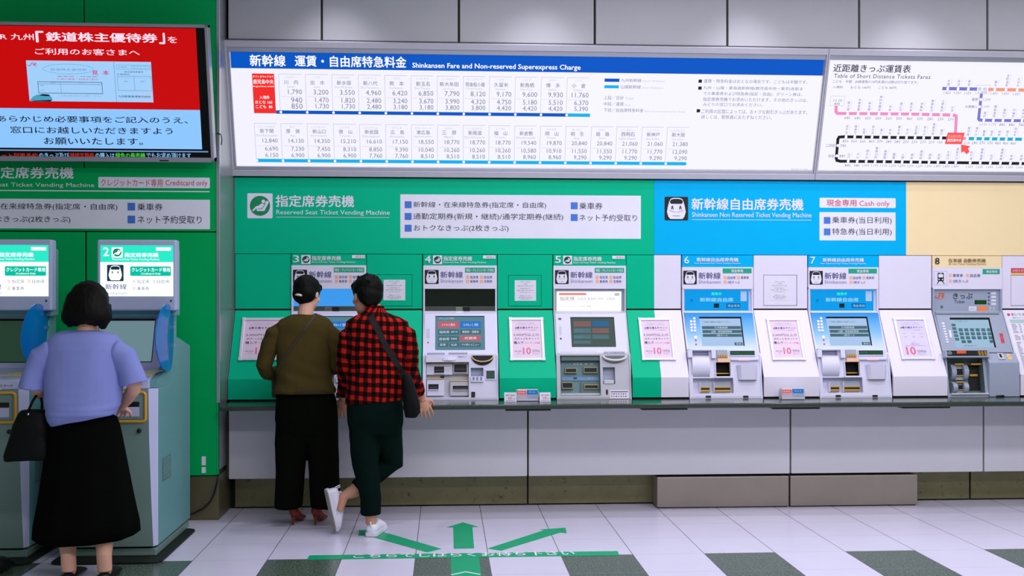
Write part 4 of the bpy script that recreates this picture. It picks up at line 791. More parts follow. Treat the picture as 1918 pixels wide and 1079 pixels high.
    m = MB(); m.pxbox(plF, 1381, 673, 1404, 676, .02, .026, sPK); m.build('lamp', t, bevel=.002)
    m = MB(); p, q2 = a(1378.5, 685), a(1419.5, 712); n = 12; r1 = []; r2 = []
    W = q2[0]-p[0]
    prof = [(0, .0), (.04, .035), (.14, .052), (.86, .052), (.96, .035), (1, .0)]
    m.loft([[plF.P(p[0]+W*(x*(.88 if k else 1)+(.06 if k else 0)), y, h*(.55 if k else 1)) for x, h in prof] for k, y in ((0, p[1]), (1, q2[1]))], MW, True, False)
    m.poly([plF.P(p[0]+W*(.06+.88*x), p[1]+.001, h*.85) for x, h in prof], MG); m.build('coin_tray', t)
    for nm, u0, u1 in (('change_outlet', 1312.5, 1330), ('ticket_outlet', 1338.5, 1369)):
        m = MB(); m.pxbox(plF, u0, 716, u1, 735.5, -.05, -.012, MG); m.pxbox(plF, u0, 724.5, u1, 733.6, -.02, -.004, GLD); m.pxrect(plF, u0+.8, 726.5, u1-.8, 730, SLOT, -.003); m.pxbox(plF, u0-2, 716, u0, 735.5, -.05, .0, TWHT); m.build(nm, t, bevel=.002)
    for u in (1321.8, 1391.8): m = MB(); m.pxbox(plF, u, 741.2, u+10, 745, -.001, .002, BLK); m.build('lock', t)
    DXV = Vector((0, 0, 0)); return t
machine_c('6', 0, 'white and blue ticket machine 6 nearest the green panels', False)
machine_c('7', at(1512.7, 520, Yw).x-at(1276.5, 520, Yw).x, 'white and blue ticket machine 7, between the pink and the lilac posters', True)
# ---- machine 8 (grey)
x0, x1 = at(1745.2, 560, Yw).x+.003, at(1876, 560, Yw).x-.003
t = thing('ticket_machine', ((x0+x1)/2, 7.9, zC), 'grey ticket machine 8 under the yellow sign', 'ticket machine', 'ticket vending machines')
shell(x0, x1, t, MG)
BRN = M('brown_ink', (120, 84, 40), .6)
def hdr8(m, T):
    T('8', 1751.2, 483, 1759.6, 495, INK, .008); T('在来線 自動券売機', 1776.5, 484.4, 1846, 491.8, BRN, .012); T('JR Line Ticket Vending Machine', 1776.5, 493, 1847, 497, BRN)
    a, b = plH.px(1749.5, 508.3), plH.px(1773.8, 534); W, Q = b[0]-a[0], a[1]-b[1]; m.frame(plH, a[0], b[1], b[0], a[1], .0016, LAV, .001)
    m.rrect(plH, a[0]+W*.27, b[1]+Q*.28, a[0]+W*.75, b[1]+Q*.90, W*.07, INK, .001); m.rrect(plH, a[0]+W*.33, b[1]+Q*.56, a[0]+W*.69, b[1]+Q*.80, W*.03, TWHT, .0016)
    for q in (.38, .64): m.disc(plH, a[0]+W*q, b[1]+Q*.41, W*.05, W*.05, TWHT, .0016)
    m.rect(plH, a[0]+W*.42, b[1]+Q*.84, a[0]+W*.60, b[1]+Q*.87, TWHT, .0016)
    for k in (-1, 1): m.stroke(plH, [(a[0]+W*(.51+.14*k), b[1]+Q*.27), (a[0]+W*(.51+.27*k), b[1]+Q*.10)], W*.06, INK, .001)
    m.pxrect(plH, 1840.5, 504, 1872.5, 513.6, HGR, .001); T('現金専用', 1847, 506.2, 1867.5, 511.6, TWHT, .012)
    for u, v, s, w_ in ((1777, 513, '乗車券', 19), (1809.5, 513, '自由席', 19), (1777, 523.5, '2枚きっぷ', 29)): m.pxrect(plH, u, v, u+5.2, v+6, HPNK, .001); T(s, u+7.5, v, u+7.5+w_, v+6.2, NAVY)
header(t, x0, x1, '8', YEL, [hdr8], 'c')
m = MB(); m.pxbox(plD, 1746.5, 541, 1870.5, 588.5, -.02, .004, MG)
def T8(s, u0, v0, u1, v1, c, bd=0): m.pxtext(plD, s, u0, v0, u1, v1, c, bold=bd, h=.0055)
ORG = M('orange_mark', (232, 92, 40), .5)
m.stroke(plD, [plD.px(*p) for p in ((1751.5, 556), (1753, 557.8), (1757, 557.8), (1758.6, 556), (1758.6, 549.8), (1765.5, 549.8), (1766.8, 551), (1766.8, 553), (1765.5, 554), (1761, 554))], .0085, ORG, .005); m.stroke(plD, [plD.px(1763, 554), plD.px(1767, 558.2)], .0085, ORG, .005); m.pxrect(plD, 1757, 559.5, 1764, 560.7, ORG, .005)
T8('きっぷ', 1784.5, 549.3, 1821, 559.8, INK, .012); T8('Ticket', 1787, 562, 1806, 568, INK)
m.pxbox(plD, 1825, 562.3, 1847, 569.8, .004, .006, M('led_window', (6, 50, 12), .3)); m.pxtext(plD, '発売中', 1828, 564, 1845, 568.4, E_('led_dim', (24, 110, 30)), h=.0066); m.pxbox(plD, 1831, 573.2, 1847.4, 584, .004, .007, M('orange_button', (250, 146, 80), .4)); m.pxbox(plD, 1814, 574, 1828.2, 583, .004, .006, PAPER); m.pxtext(plD, 'よびだし', 1815.5, 576.5, 1827, 580, GRYI, h=.0066)
a = plD.px(1763.2, 575); m.disc(plD, a[0], a[1], .012, .012, MG2, .005)
for i in range(4): m.pxrect(plD, 1850, 548+i*6.6, 1853, 551+i*6.6, NAVY, .005); m.pxrect(plD, 1856, 547.5+i*6.6, 1865, 551.5+i*6.6, PAPER, .005)
for i in range(4): a = plD.px(1854+(i % 2)*7, 577+(i//2)*5); m.disc(plD, a[0], a[1], .011, .009, MLG, .005)
m.build('display_panel', t)
s0, s1 = plS.px(1778.5, 595), plS.px(1866, 651)
m = screen_bezel(t, x0, x1, MG, s0[0], s1[1], s1[0], s0[1]); m.pxbox(plS, 1751, 587.5, 1871, 589.2, 0, .004, MG2); m.build('screen_bezel', t)
m = MB(); q = Pl(plS.P(0, 0, -.009), plS.a, plS.b); s8 = E_('screen_steel', (150, 182, 206)); m.pbox(q, s0[0]+.002, s1[1]+.002, s1[0]-.008, s0[1]-.014, -.003, 0, s8)
for r_ in range(3):
    for c_ in range(6): u, v = 1795+c_*10.6+r_*1.6, 615.2+r_*7.4; m.pxrect(q, u, v, u+8.6, v+5.6, sTL2); m.pxrect(q, u+2, v+2, u+6.4, v+3.6, sTL, .0012)
for u, v in ((1800.5, 637.3), (1811.2, 637.3), (1853, 637)): m.pxrect(q, u, v, u+9, v+5.4, sTL2)
for r_ in range(5): u, v = 1781.5+r_*1.7, 606.5+r_*6.6; m.pxrect(q, u, v, u+8.5, v+5, sTL2); m.pxrect(q, u+2, v+1.6, u+6.5, v+3.2, sTL, .0012)
m.pxtext(q, 'ボタンを押してください', 1788, 600.5, 1814, 603.5, sKY, res=1); m.pxtext(q, '運賃表示', 1805, 646.8, 1830, 649, sKY, res=1); m.build('screen', t)
for i in range(8): m = MB(); u, v = 1763.5+i*1.15, 604.5+i*4.95; m.pxbox(plS, u, v, u+5.5, v+3.6, 0, .005, TWHT if i == 0 else PAPER); m.build('key', t, bevel=.001)
m = MB(); m.pxbox(plS, 1776.5, 618.8, 1783.5, 632.5, 0, .003, PAPER); m.build('instruction_label', t)
m = MB(); m.pxbox(plS, 1871.5, 624.6, 1882, 642.6, 0, .002, TRED); m.pxtext(plS, '硬貨', 1873.5, 630, 1880.5, 636, PNK, h=.0026); m.build('warning_sticker', t)
a = lambda u, v: plF.px(u, v)
m = MB(); b1 = (*a(1769.5, 671), *a(1846, 737)); m.punch(plF, x0+.012, 0, a(1848, 700)[0], LF, [(b1[0]+.005, b1[1], b1[2], b1[3], .07, MG2)], MG, .07); m.build('front_panel', t)
m = MB(); m.pxbox(plF, 1764, 657.5, 1848, 671, 0, .05, MG); pt = Pl(plF.P(0, 0, .0505), plF.a, plF.b); m.pxrect(plF, 1768, 658.6, 1843, 668.4, BLK, .0506); m.pxbox(plF, 1785.5, 659, 1803.5, 664.5, .05, .056, ORG)
for r_ in range(3):
    for c_ in range(3): m.pxbox(plF, 1825+c_*5.6+r_*.9, 660+r_*2.8, 1829.6+c_*5.6+r_*.9, 662.2+r_*2.8, .05, .055, GLD)
p = a(1773, 663); m.disc(plF, p[0], p[1], .018, .014, CHR, .052); m.build('console', t, bevel=.004)
m = MB(); xh0 = a(1848, 700)[0]; prof = [(7.95, 1.115), (7.885, 1.10), (7.83, 1.04), (7.822, zC+.001), (8.1, zC+.001), (8.1, 1.115)]; m.prism(prof, xh0, x1-.001, MG); m.build('coin_housing', t, bevel=.006)
plQ = slant((7.83, 1.04), (7.885, 1.10))
m = MB(); m.pxbox(plQ, 1866, 662.5, 1883, 674, 0, .008, MLG); m.pxrect(plQ, 1870, 664.5, 1877, 671, SLOT, .0085); m.build('coin_slot', t, bevel=.002)
m = MB(); m.pxbox(plQ, 1884.5, 663.8, 1896, 673, 0, .002, M('yellow_sticker', (250, 206, 120), .5)); m.pxtext(plQ, '10円', 1887, 666, 1894, 671, ORG, h=.0026); m.build('coin_sticker', t)
B = Pl(plF.P(0, 0, -.07), plF.a, plF.b)
def drum(u0, v0, u1, v1, nm, mt):
    p, q2 = B.px(u0, v0), B.px(u1, v1); hh = p[1]-q2[1]; m = MB(); rg = [(q2[1]+hh/2-hh/2*math.cos(math.pi*i/10), .055*math.sin(math.pi*i/10)) for i in range(11)]
    for xa__, xb__ in ((p[0], p[0]+.035), (q2[0]-.035, q2[0])): m.loft([[B.P(xx, y, h) for y, h in rg] for xx in (xa__, xb__)], mt, True, False)
    m.pbox(B, p[0]+.035, q2[1], q2[0]-.035, p[1], 0, .02, mt); m.pbox(B, p[0]+.035, q2[1]+hh*.28, q2[0]-.035, q2[1]+hh*.68, .02, .0215, SLOT); m.pbox(B, p[0]+.03, p[1]-hh*.12, q2[0]-.03, p[1], .02, .045, GLD); m.pbox(B, p[0]+.035, q2[1]+hh*.22, q2[0]-.035, q2[1]+hh*.28, .02, .035, GLD); m.build(nm, t)
drum(1776, 682, 1810, 712, 'note_slot', MG); drum(1779, 716, 1810, 736, 'receipt_slot', MG)
m = MB(); m.pxrect(B, 1810.5, 683, 1840, 732, SLOT, .002); m.pxbox(B, 1813, 682, 1835, 685, 0, .05, GLD); m.pxbox(B, 1814, 701.5, 1829, 705.5, 0, .02, GLD)
for u in (1812.5, 1835): p = B.px(u, 695); m.ball(B.P(p[0], p[1], .012), .006, .006, .014, RIM, 10, 8)
m.build('ticket_outlet', t)
for v0, v1 in ((683, 697), (713, 730)):
    m = MB(); p, q2 = B.px(1841, v0), B.px(1845, v1); m.tube([B.P(p[0], p[1], .05), B.P(q2[0], (p[1]+q2[1])/2, .066), B.P(q2[0], q2[1], .05)], .008, CHR, 8); m.build('guide_rail', t)
m = MB(); m.pxbox(plF, 1781, 736.5, 1858, 739.5, -.06, .01, MLG); m.build('tray_lip', t, bevel=.003)
m = MB(); p = a(1871, 740.7); m.tube([Vector((plF.P(p[0]-.03, p[1]).x, 7.8215, plF.P(0, p[1]).z)), Vector((plF.P(p[0]+.03, p[1]).x, 7.8215, plF.P(0, p[1]).z))], .009, BLK, 10, flat=.3); m.build('lock', t)
# ================================================================ leaflet holders and cards on the worktop
LB = M('leaflet_blue', (20, 130, 200), .35); LR = M('leaflet_red', (240, 106, 96), .35); ACR = M('clear_acrylic', (226, 226, 240), .12, alpha=.35)
def card(u0, v0, u1, v1, Y, label, rot):
    a, b = at(u0, v1, Y), at(u1, v0, Y); W = b.x-a.x; hh = at(u0, v0, Y).z-zC
    t = thing('price_card', (a.x+W/2, Y, zC), label, 'card', 'small cards on the worktop'); pl = Pl((a.x+W/2, Y, zC), (math.cos(rot), math.sin(rot), 0), (0, .18, 1))
    m = MB(); m.pbox(pl, -W/2, 0, W/2, hh, -.002, 0, PAPER); m.text(pl, '乗り放題', -W*.34, hh*.62, hh*.14, NAVY, w=W*.68); m.text(pl, '10', -W*.16, hh*.22, hh*.3, PNK, bold=.02); m.text(pl, '円分', W*.18, hh*.24, hh*.14, GRYI); m.rect(pl, -W*.38, hh*.08, W*.38, hh*.12, LAV); m.build('print', t)
    m = MB(); q = [pl.P(-W/2, 0, 0), pl.P(W/2, 0, 0), pl.P(W/2, 0, -.05), pl.P(-W/2, 0, -.05)]; m.poly(q, PAPER); m.add([pl.P(-W/2, hh*.9, -.002), pl.P(W/2, hh*.9, -.002), pl.P(W/2, 0, -.07), pl.P(-W/2, 0, -.07)], [(0, 1, 2, 3)], PAPER); m.build('stand', t)
def holder(u0, v0, u1, v1, Y, label):
    a, b = at(u0, v1, Y), at(u1, v0, Y); W = b.x-a.x; hh = at(u0, v0, Y).z-zC
    t = thing('leaflet_holder', (a.x+W/2, Y, zC), label, 'leaflet holder', 'leaflet holders on the worktop'); pl = Pl((a.x+W/2, Y, zC), (1, 0, 0), (0, .12, 1))
    m = MB(); m.pbox(pl, -W/2, .003, W/2, .006, -.07, 0, ACR); m.pbox(pl, -W/2, .003, W/2, hh*.55, -.003, 0, ACR); m.pbox(pl, -W/2, .003, -W/2+.003, hh*.9, -.07, 0, ACR); m.pbox(pl, W/2-.003, .003, W/2, hh*.9, -.07, 0, ACR); m.pbox(pl, -W/2, .003, W/2, hh, -.07, -.067, ACR); m.build('tray', t)
    m = MB(); m.pbox(pl, -W/2+.006, .008, W/2-.006, hh, -.06, -.006, PAPER); g = Pl(pl.P(0, 0, -.006), pl.a, pl.b)
    m.rect(g, -W*.46, hh*.42, -W*.05, hh*.88, LR); m.rect(g, -W*.03, hh*.22, W*.46, hh*.93, LB); m.text(g, '新幹線', -W*.42, hh*.66, hh*.13, TWHT, w=W*.3); m.text(g, 'おトク', -W*.42, hh*.48, hh*.12, TWHT, w=W*.3); m.text(g, 'ネット', W*.06, hh*.68, hh*.14, TWHT, w=W*.3); m.shape(g, [(0, 0), (.3, .6), (.7, .9), (1, .4), (1, 0)], W*.1, hh*.25, W*.45, hh*.5, M('teal_ink', (0, 96, 130), .5), .0012); m.rect(g, -W*.46, hh*.25, -W*.08, hh*.3, GRYI); m.build('leaflet_stack', t)
holder(967.5, 729, 1009, 753, 7.70, 'small leaflet holder with red and blue leaflets between two cards')
card(944.5, 735, 967.5, 752.5, 7.69, 'small white card standing beside the leaflets, nearer machine 4', -.08)
card(1010.5, 735, 1031.5, 752.5, 7.69, 'small white card standing beside the leaflets, nearer machine 5', .12)
holder(1464.5, 727, 1508, 751.5, 7.70, 'small clear leaflet holder standing alone between machines 6 and 7')
# ================================================================ free-standing card kiosks
KG = M('kiosk_grey', (116, 142, 134), .38, var=.02); KS = M('kiosk_side_grey', (104, 158, 158), .45, var=.03, bump=.15, bscale=400); KL = M('kiosk_lavender', (188, 192, 222), .35); KH = M('kiosk_head_silver', (176, 184, 212), .35, var=.01)
VIS = M('blue_visor', (0, 120, 206), .12, alpha=.78, spec=.6); YFR = M('yellow_surround', (214, 160, 50), .4); RUB = M('black_rubber', (16, 24, 16), .6)
kTE = E_('sign_teal', (40, 222, 190), 1.1); kWH = E_('sign_white', (250, 255, 255), 1.25); kPL = E_('sign_pill', (0, 190, 160)); kNV = E_('sign_navy', (60, 80, 130)); kBL = E_('sign_ink', (22, 52, 66)); kPK = E_('sign_pink', (255, 220, 214)); kGY = E_('sign_grey', (130, 150, 180)); kGR = E_('sign_green', (20, 130, 96))
Yh = 6.72
def kiosk(dx, num, label, lit, vdx):
    global DXV
    DXV = Vector((dx, 0, 0)); xr_, xl_ = -1.668, -2.172
    t = thing('ticket_kiosk', ((xl_+xr_)/2+dx, 6.47, 0), label, 'ticket kiosk', 'free-standing ticket kiosks')
    def ring(z, c, y0=6.47): return [(xl_, 7.31, z), (xl_, y0+.04, z), (xl_+c, y0, z), (xr_-c, y0, z), (xr_, y0+.04, z), (xr_, 7.31, z)]
    m = MB(); r = [[Vector(p) for p in ring(z, c)] for z, c in ((.07, .018), (.35, .03), (.70, .042), (.985, .046))]
    k = len(r[0])
    for a, b in zip(r, r[1:]):
        for i in range(k): m.poly([a[i], a[(i+1) % k], b[(i+1) % k], b[i]], KS if i in (0, 4, 5) else KL if i in (1, 3) else KG)
    m.poly(r[0][::-1], KG); m.poly(r[-1], KL)
    m.prism([(6.78, .985), (6.83, 1.275), (7.0, 1.262), (7.31, 1.20), (7.31, .985)], xl_, xr_, KS)
    m.build('cabinet', t, fix=True)
    m = MB(); m.prism([(6.472, .986), (6.472, 1.034), (6.73, 1.094), (6.85, 1.425), (6.97, 1.425), (6.97, .986)], xl_+.046, xr_-.046, KL); m.prism([(6.502, .986), (6.50, 1.030), (6.735, 1.085), (6.855, 1.41), (6.96, 1.41), (6.96, .986)], xl_+.003, xr_-.003, KS); m.build('console', t, bevel=.003)
    pK = slant((6.73, 1.094), (6.85, 1.425)); pT = slant((6.47, 1.034), (6.73, 1.094)); pFr = vplane(6.47)
    m = MB(); a, b = pK.px(150, 597.5), pK.px(284.5, 678.5); m.pbox(pK, xl_+.07, b[1], b[0], a[1], 0, .004, BLK)
    m.pbox(pK, xl_+.074, b[1]+.004, b[0]-.004, a[1]-.014, .004, .0046, E_('kiosk_screen', (104, 132, 140)) if lit else E_('kiosk_screen_off', (36, 60, 46)))
    m.build('screen', t)
    m = MB(); m.pxrect(pK, 196, 565.5, 287, 570.3, M('blue_stripe', (40, 140, 216), .4), .001); m.pbox(pK, -1.87, pK.px(220, 594)[1], -1.83, pK.px(220, 582)[1], .0, .004, CHR); m.build('guide_strip', t)
    m = MB(); a, b = pT.px(262, 690), pT.px(290, 704)
    for i in range(4): m.pbox(pT, b[0]-.16+i*.033, .10+i*.028, b[0]-.02+i*.012, .118+i*.028, 0, .0012, M('pale_yellow_label', (250, 226, 150), .5))
    m.text(pT, 'ご注意', xl_+.18, .16, .035, PNK, h=.001); m.text(pT, 'お札・カード', xl_+.14, .06, .02, GRYI, h=.001); m.build('console_label', t)
    # front: surround of the ticket outlet, lettering and lock
    ux = -1.955
    m = MB(); x0_, x1_, z0_, z1_ = ux, ux+.225, .795, .965; rd = .018
    for p, q in ((0, 0),):
        path = []
        for cx, cz, a0 in ((x1_-.02, z1_-.02, 0), (x0_+.02, z1_-.02, 90), (x0_+.02, z0_+.02, 180), (x1_-.02, z0_+.02, 270)):
            for i in range(5): an = math.radians(a0+22.5*i); path.append((cx+.02*math.cos(an), 6.468, cz+.02*math.sin(an)))
        path.append(path[0]); m.tube(path, .0085, YFR, 8, cap=False)
    m.build('outlet_surround', t)
    m = MB(); m.pbox(pFr, x0_+.02, z0_+.015, x1_-.02, z1_-.015, 0, .003, KG); m.pbox(pFr, x0_+.032, z0_+.03, x1_-.035, z0_+.085, .003, .006, KL); m.pbox(pFr, x0_+.032, z0_+.075, x1_-.035, z0_+.115, .003, .004, SLOT); m.build('ticket_outlet', t)
    m = MB(); m.text(pFr, 'クレジットカード', x0_+.06, .998, .017, INK, w=.15, h=.001); m.pbox(pFr, x0_+.02, .985, x0_+.15, .990, 0, .001, M('pale_green_led', (190, 240, 150), .4)); m.build('lettering', t)
    m = MB(); m.lathe((-1.765, 6.469, .742), [(.001, .012), (.010, .012), (.013, .006), (.013, 0)], BLK, 14, 'y'); m.build('lock', t)
    m = MB(); m.box(xr_-.001, xr_+.003, 6.60, 6.80, .425, .56, M('kiosk_vent', (96, 116, 112), .6)); [m.box(xr_+.002, xr_+.005, 6.61, 6.79, .435+i*.014, .442+i*.014, KS) for i in range(9)]; m.build('vent', t)
    m = MB(); m.prism([(6.485, .012), (6.485, .055), (7.30, .055), (7.30, .012)], xl_+.008, xr_-.004, KG); m.box(xl_+.03, xr_-.03, 6.51, 7.28, .05, .075, BLK); m.build('plinth', t, bevel=.006)
    m = MB(); p0, p1, q0, q1 = xl_-.06, xr_+.058, 6.33, 7.25; rr_ = .06; pts = []
    for cx, cy, a0 in ((p1-rr_, q1-rr_, 0), (p0+rr_, q1-rr_, 90), (p0+rr_, q0+rr_, 180), (p1-rr_, q0+rr_, 270)):
        for i in range(6): an = math.radians(a0+18*i); pts.append(Vector((cx+rr_*math.cos(an), cy+rr_*math.sin(an), .002)))
    up = [p+Vector((0, 0, .010)) for p in pts]; n = len(pts); m.add(pts+up, [tuple(range(n))[::-1], tuple(range(n, 2*n))]+[(i, (i+1) % n, n+(i+1) % n, n+i) for i in range(n)], RUB); m.build('base_mat', t)
    # head with backlit sign
    h0, h1 = at(181.5, 500, Yh).x, at(330, 500, Yh).x; zt, zb2 = at(260, 449, Yh).z, at(260, 582, Yh).z; yb2 = YofX(h1, 336.5)
    m = MB(); m.box(h0, h1, Yh, yb2, zb2, zt, KH); m.box(h0+.03, h1-.02, yb2-.02, yb2+.10, 1.40, zt-.05, KS); m.build('head', t, bevel=.012, seg=3)
    g = vplane(Yh); m = MB(); a, b = g.px(188, 459.3), g.px(324.4, 555); mid = g.px(250, 491)[1]
    m.pbox(g, a[0], b[1], b[0], mid, -.002, .002, kWH); m.pbox(g, a[0], mid, b[0], a[1], -.002, .002, kTE)
    def T(s, u0, v0, u1, v1, c, bd=0): m.pxtext(g, s, u0, v0, u1, v1, c, bold=bd, h=.0036)
    T(num, 193.5, 463.5, 204.5, 479.5, kWH, .012); seat_icon(m, g, 209.5, 463.5, 230, 482.5, kGR, kWH, .003)
    T('指定席券売機', 233.5, 473.5, 297, 482, kWH, .02); T('Reserved Seat Ticket Vending Machine', 211, 484, 299, 488.5, kWH, .01); m.pxrect(g, 292.5, 463.5, 320.3, 469.8, kWH, .003); T('お取り扱い中', 300, 464.8, 318, 468.5, kPK)
    train_face(m, g, 200.7, 496, 231.8, 526.8, kBL, kWH, .003); T('新幹線', 197.5, 531.5, 237.5, 542.5, kNV, .008); T('Shinkansen', 195, 546, 238, 552, kGY)
    p, q_ = g.px(244, 499), g.px(320.5, 517); m.rrect(g, p[0], q_[1], q_[0], p[1], .008, kPL, .003); T('クレジットカード専用', 247, 501.5, 318.5, 509.5, kWH, .012); T('Creditcard Only', 264.5, 511, 301, 515.3, kWH, .008)
    for u, v, s in ((249, 524, '指定席'), (286.5, 524, '自由席'), (249, 537, '乗車券')): m.pxrect(g, u, v, u+5, v+6.5, kPK, .003); T(s, u+8, v-.2, u+31, v+7, kNV)
    m.build('head_sign', t)
    m = MB(); m.lathe((at(320.5, 563.5, Yh).x, Yh-.001, at(320.5, 563.5, Yh).z), [(.001, .004), (.005, .004), (.006, 0)], BLK, 10, 'y'); m.build('sensor', t)
    # curved privacy visor standing out from the side of the screen
    out = [(.42, 1.0), (.62, .995), (.82, .93), (.96, .80), (1.0, .60), (.97, .38), (.90, .20), (.80, .05), (.66, 0), (.50, .015), (.30, .06), (.12, .22), (.02, .42), (.03, .62), (.12, .80), (.25, .93)]
    fine = []; n0 = len(out)
    for i in range(n0):          # smooth closed outline through the points
        p0, p1, p2, p3 = (Vector(out[(i+j) % n0]) for j in (-1, 0, 1, 2))
        for q in range(4): f_ = q/4; fine.append(tuple(.5*((2*p1)+(p2-p0)*f_+(2*p0-5*p1+4*p2-p3)*f_*f_+(3*p1-p0-3*p2+p3)*f_**3)))
    out = fine
    ya, yb3, za, zb3 = 6.37, 6.86, 1.075, 1.475; m = MB(); rings = []
    for sgn in (0, .006):
        rings.append([Vector((xr_+.020+vdx+sgn-.05*(f-.35)**2, ya+(yb3-ya)*f, za+(zb3-za)*h)) for f, h in out])
    cen = [Vector((xr_+.020+vdx+s_, ya+(yb3-ya)*.5, za+(zb3-za)*.5)) for s_ in (0, .006)]
    n = len(out)
    for j in range(2):
        for i in range(n): m.add([cen[j], rings[j][i], rings[j][(i+1) % n]], [(0, 1, 2)], VIS, False)
    for i in range(n): m.poly([rings[0][i], rings[0][(i+1) % n], rings[1][(i+1) % n], rings[1][i]], VIS)
    m.build('privacy_visor', t, fix=True)
    m = MB()
    for h in (.35, .62): m.box(xr_-.012, xr_+.022+vdx, 6.79, 6.81, za+(zb3-za)*h, za+(zb3-za)*h+.02, CHR)
    m.build('visor_bracket', t)
    DXV = Vector((0, 0, 0))
kiosk(0, '2', 'grey ticket kiosk 2 facing the woman in the blue top', True, 0)
kiosk(-.735, '1', 'grey ticket kiosk 1 beside the woman, its front mostly out of view', False, -.014)
# ---- cable and tape labels by the kiosk
m = MB(); m.tube([at(u, v, 7.54) for u, v in ((409, 889), (406, 905), (401, 925), (393, 941), (380, 953), (364, 961), (350, 966), (330, 968))], .006, BLK, 8)
solo(m, 'power_cable', 'black cable hanging from the green cladding down behind kiosk 2', 'cable')
for v0, v1, s in ((855, 871.5, 'upper of two small white tape labels low on the green cladding'), (875, 886, 'lower of two small white tape labels low on the green cladding')):
    m = MB(); a, b = plC.px(377.8, v0), plC.px(385.5, v1); m.pbox(plC, a[0], b[1], b[0], a[1], 0, .001, PAPER); solo(m, 'tape_label', s, 'label', 'tape labels')
# ================================================================ green guide stickers on the floor
FG = M('floor_sticker_green', (0, 166, 112), .4, var=.03, spec=.3)
def sticker(pts, label, extra=None):
    m = MB(); p = [Vector((*fl(u, v)[:2], .0015)) for u, v in pts]; q = [v-Vector((0, 0, .001)) for v in p]; n = len(p)
    ar = sum(p[i].x*p[(i+1) % n].y-p[(i+1) % n].x*p[i].y for i in range(n))
    if ar < 0: p.reverse(); q.reverse()
    m.add(p+q, [tuple(range(n)), tuple(range(n, 2*n))[::-1]]+[(i, n+i, n+(i+1) % n, (i+1) % n) for i in range(n)], FG)
    if extra: extra(m)
    solo(m, 'floor_sticker', label, 'floor sticker', 'green floor stickers')
sticker([(866.9, 978.7), (895.6, 987.2), (884.9, 987.6), (888.1, 1027.4), (849.9, 1028), (848.9, 988.2), (837.2, 987.9)], 'green floor arrow pointing straight ahead to the counter')
sticker([(913.6, 1027.6), (1019.2, 993.4), (1010.9, 992.2), (1059.3, 988.7), (1061.5, 998.9), (1048.4, 998), (938.6, 1031.8)], 'green floor arrow slanting away toward machine 5')
sticker([(826.8, 1028.4), (716, 996.2), (724, 994.8), (672.5, 993), (671.5, 1004.2), (686, 1003), (800.2, 1034.8)], 'green floor arrow slanting away under the white sneaker')
def bartext(m):
    a, b = FLOOR.px(661, 1046.3), FLOOR.px(1076, 1034.6); c = FLOOR.px(1076, 1040.6)
    m.text(FLOOR, 'こちらでしばらくお待ち下さい', a[0], a[1]+.004, (FLOOR.px(661, 1038.7)[1]-a[1]), TWHT, w=FLOOR.px(1076.5, 1038)[0]-a[0], bold=.014, h=.0022)
sticker([(579.7, 1040.6), (1156.9, 1032.6), (1160.2, 1040.6), (574.4, 1048.8)], 'long green floor bar with white waiting notice in one line', bartext)
a = fl(844.4, 1045.3); b = fl(897, 1044.2)
def chev(m):
    p = fl(871.9, 1071.8); m.stroke(FLOOR, [(p.x-.075, p.y-.06), (p.x, p.y), (p.x+.075, p.y-.06)], .014, TWHT, .0022)
m = MB(); m.box(a.x, b.x, 5.3, a.y, .0005, .0015, FG); chev(m); solo(m, 'floor_sticker', 'green floor strip with white chevron below the waiting bar', 'floor sticker', 'green floor stickers')
# ================================================================ people
from mathutils.bvhtree import BVHTree
SKIN = M('skin', (226, 172, 146), .5, var=.05, vscale=14, spec=.3); SKIN2 = M('skin_tan', (206, 150, 120), .5, var=.05, vscale=14, spec=.3)
HAIR = M('black_hair', (10, 9, 6), .55, var=.3, vscale=60, spec=.1); EYEW = M('eye_white', (235, 232, 230), .3); IRIS = M('iris_dark', (30, 20, 14), .2); LIP = M('lips', (190, 104, 96), .45)
def blob(mb, name, mat, parent, voxel=.007, smooth=8, wr=None, cut=None):
    "overlapping closed pieces fused into one continuous skin"
    base = Vector(parent['_o']); me = bpy.data.meshes.new('tmp'); me.from_pydata([p-base for p in mb.v], [], mb.f)
    bm = bmesh.new(); bm.from_mesh(me); bmesh.ops.remove_doubles(bm, verts=bm.verts, dist=1e-6); bmesh.ops.recalc_face_normals(bm, faces=bm.faces); bm.to_mesh(me); bm.free()
    o = bpy.data.objects.new('tmp', me); C.objects.link(o)
    r = o.modifiers.new('r', 'REMESH'); r.mode = 'VOXEL'; r.voxel_size = voxel
    if smooth: s = o.modifiers.new('s', 'SMOOTH'); s.iterations = smooth; s.factor = .5
    dg = bpy.context.evaluated_depsgraph_get(); dg.update(); out = bpy.data.meshes.new_from_object(o.evaluated_get(dg)); bpy.data.objects.remove(o); bpy.data.meshes.remove(me)
    out.name = name
    if wr:
        ns = [v.normal.copy() for v in out.vertices]
        for v, n in zip(out.vertices, ns): v.co += n*wr(v.co+base, n)
    out.materials.clear(); out.materials.append(mat)
    out.polygons.foreach_set('use_smooth', [True]*len(out.polygons)); out.update()
    q = bpy.data.objects.new(name, out); C.objects.link(q); q.parent = parent; q['_o'] = tuple(base)
    return q
def nz_(p, s, k=0.): return noise.noise(Vector((p.x*s[0]+k, p.y*s[1]+k*1.7, p.z*s[2]-k)))
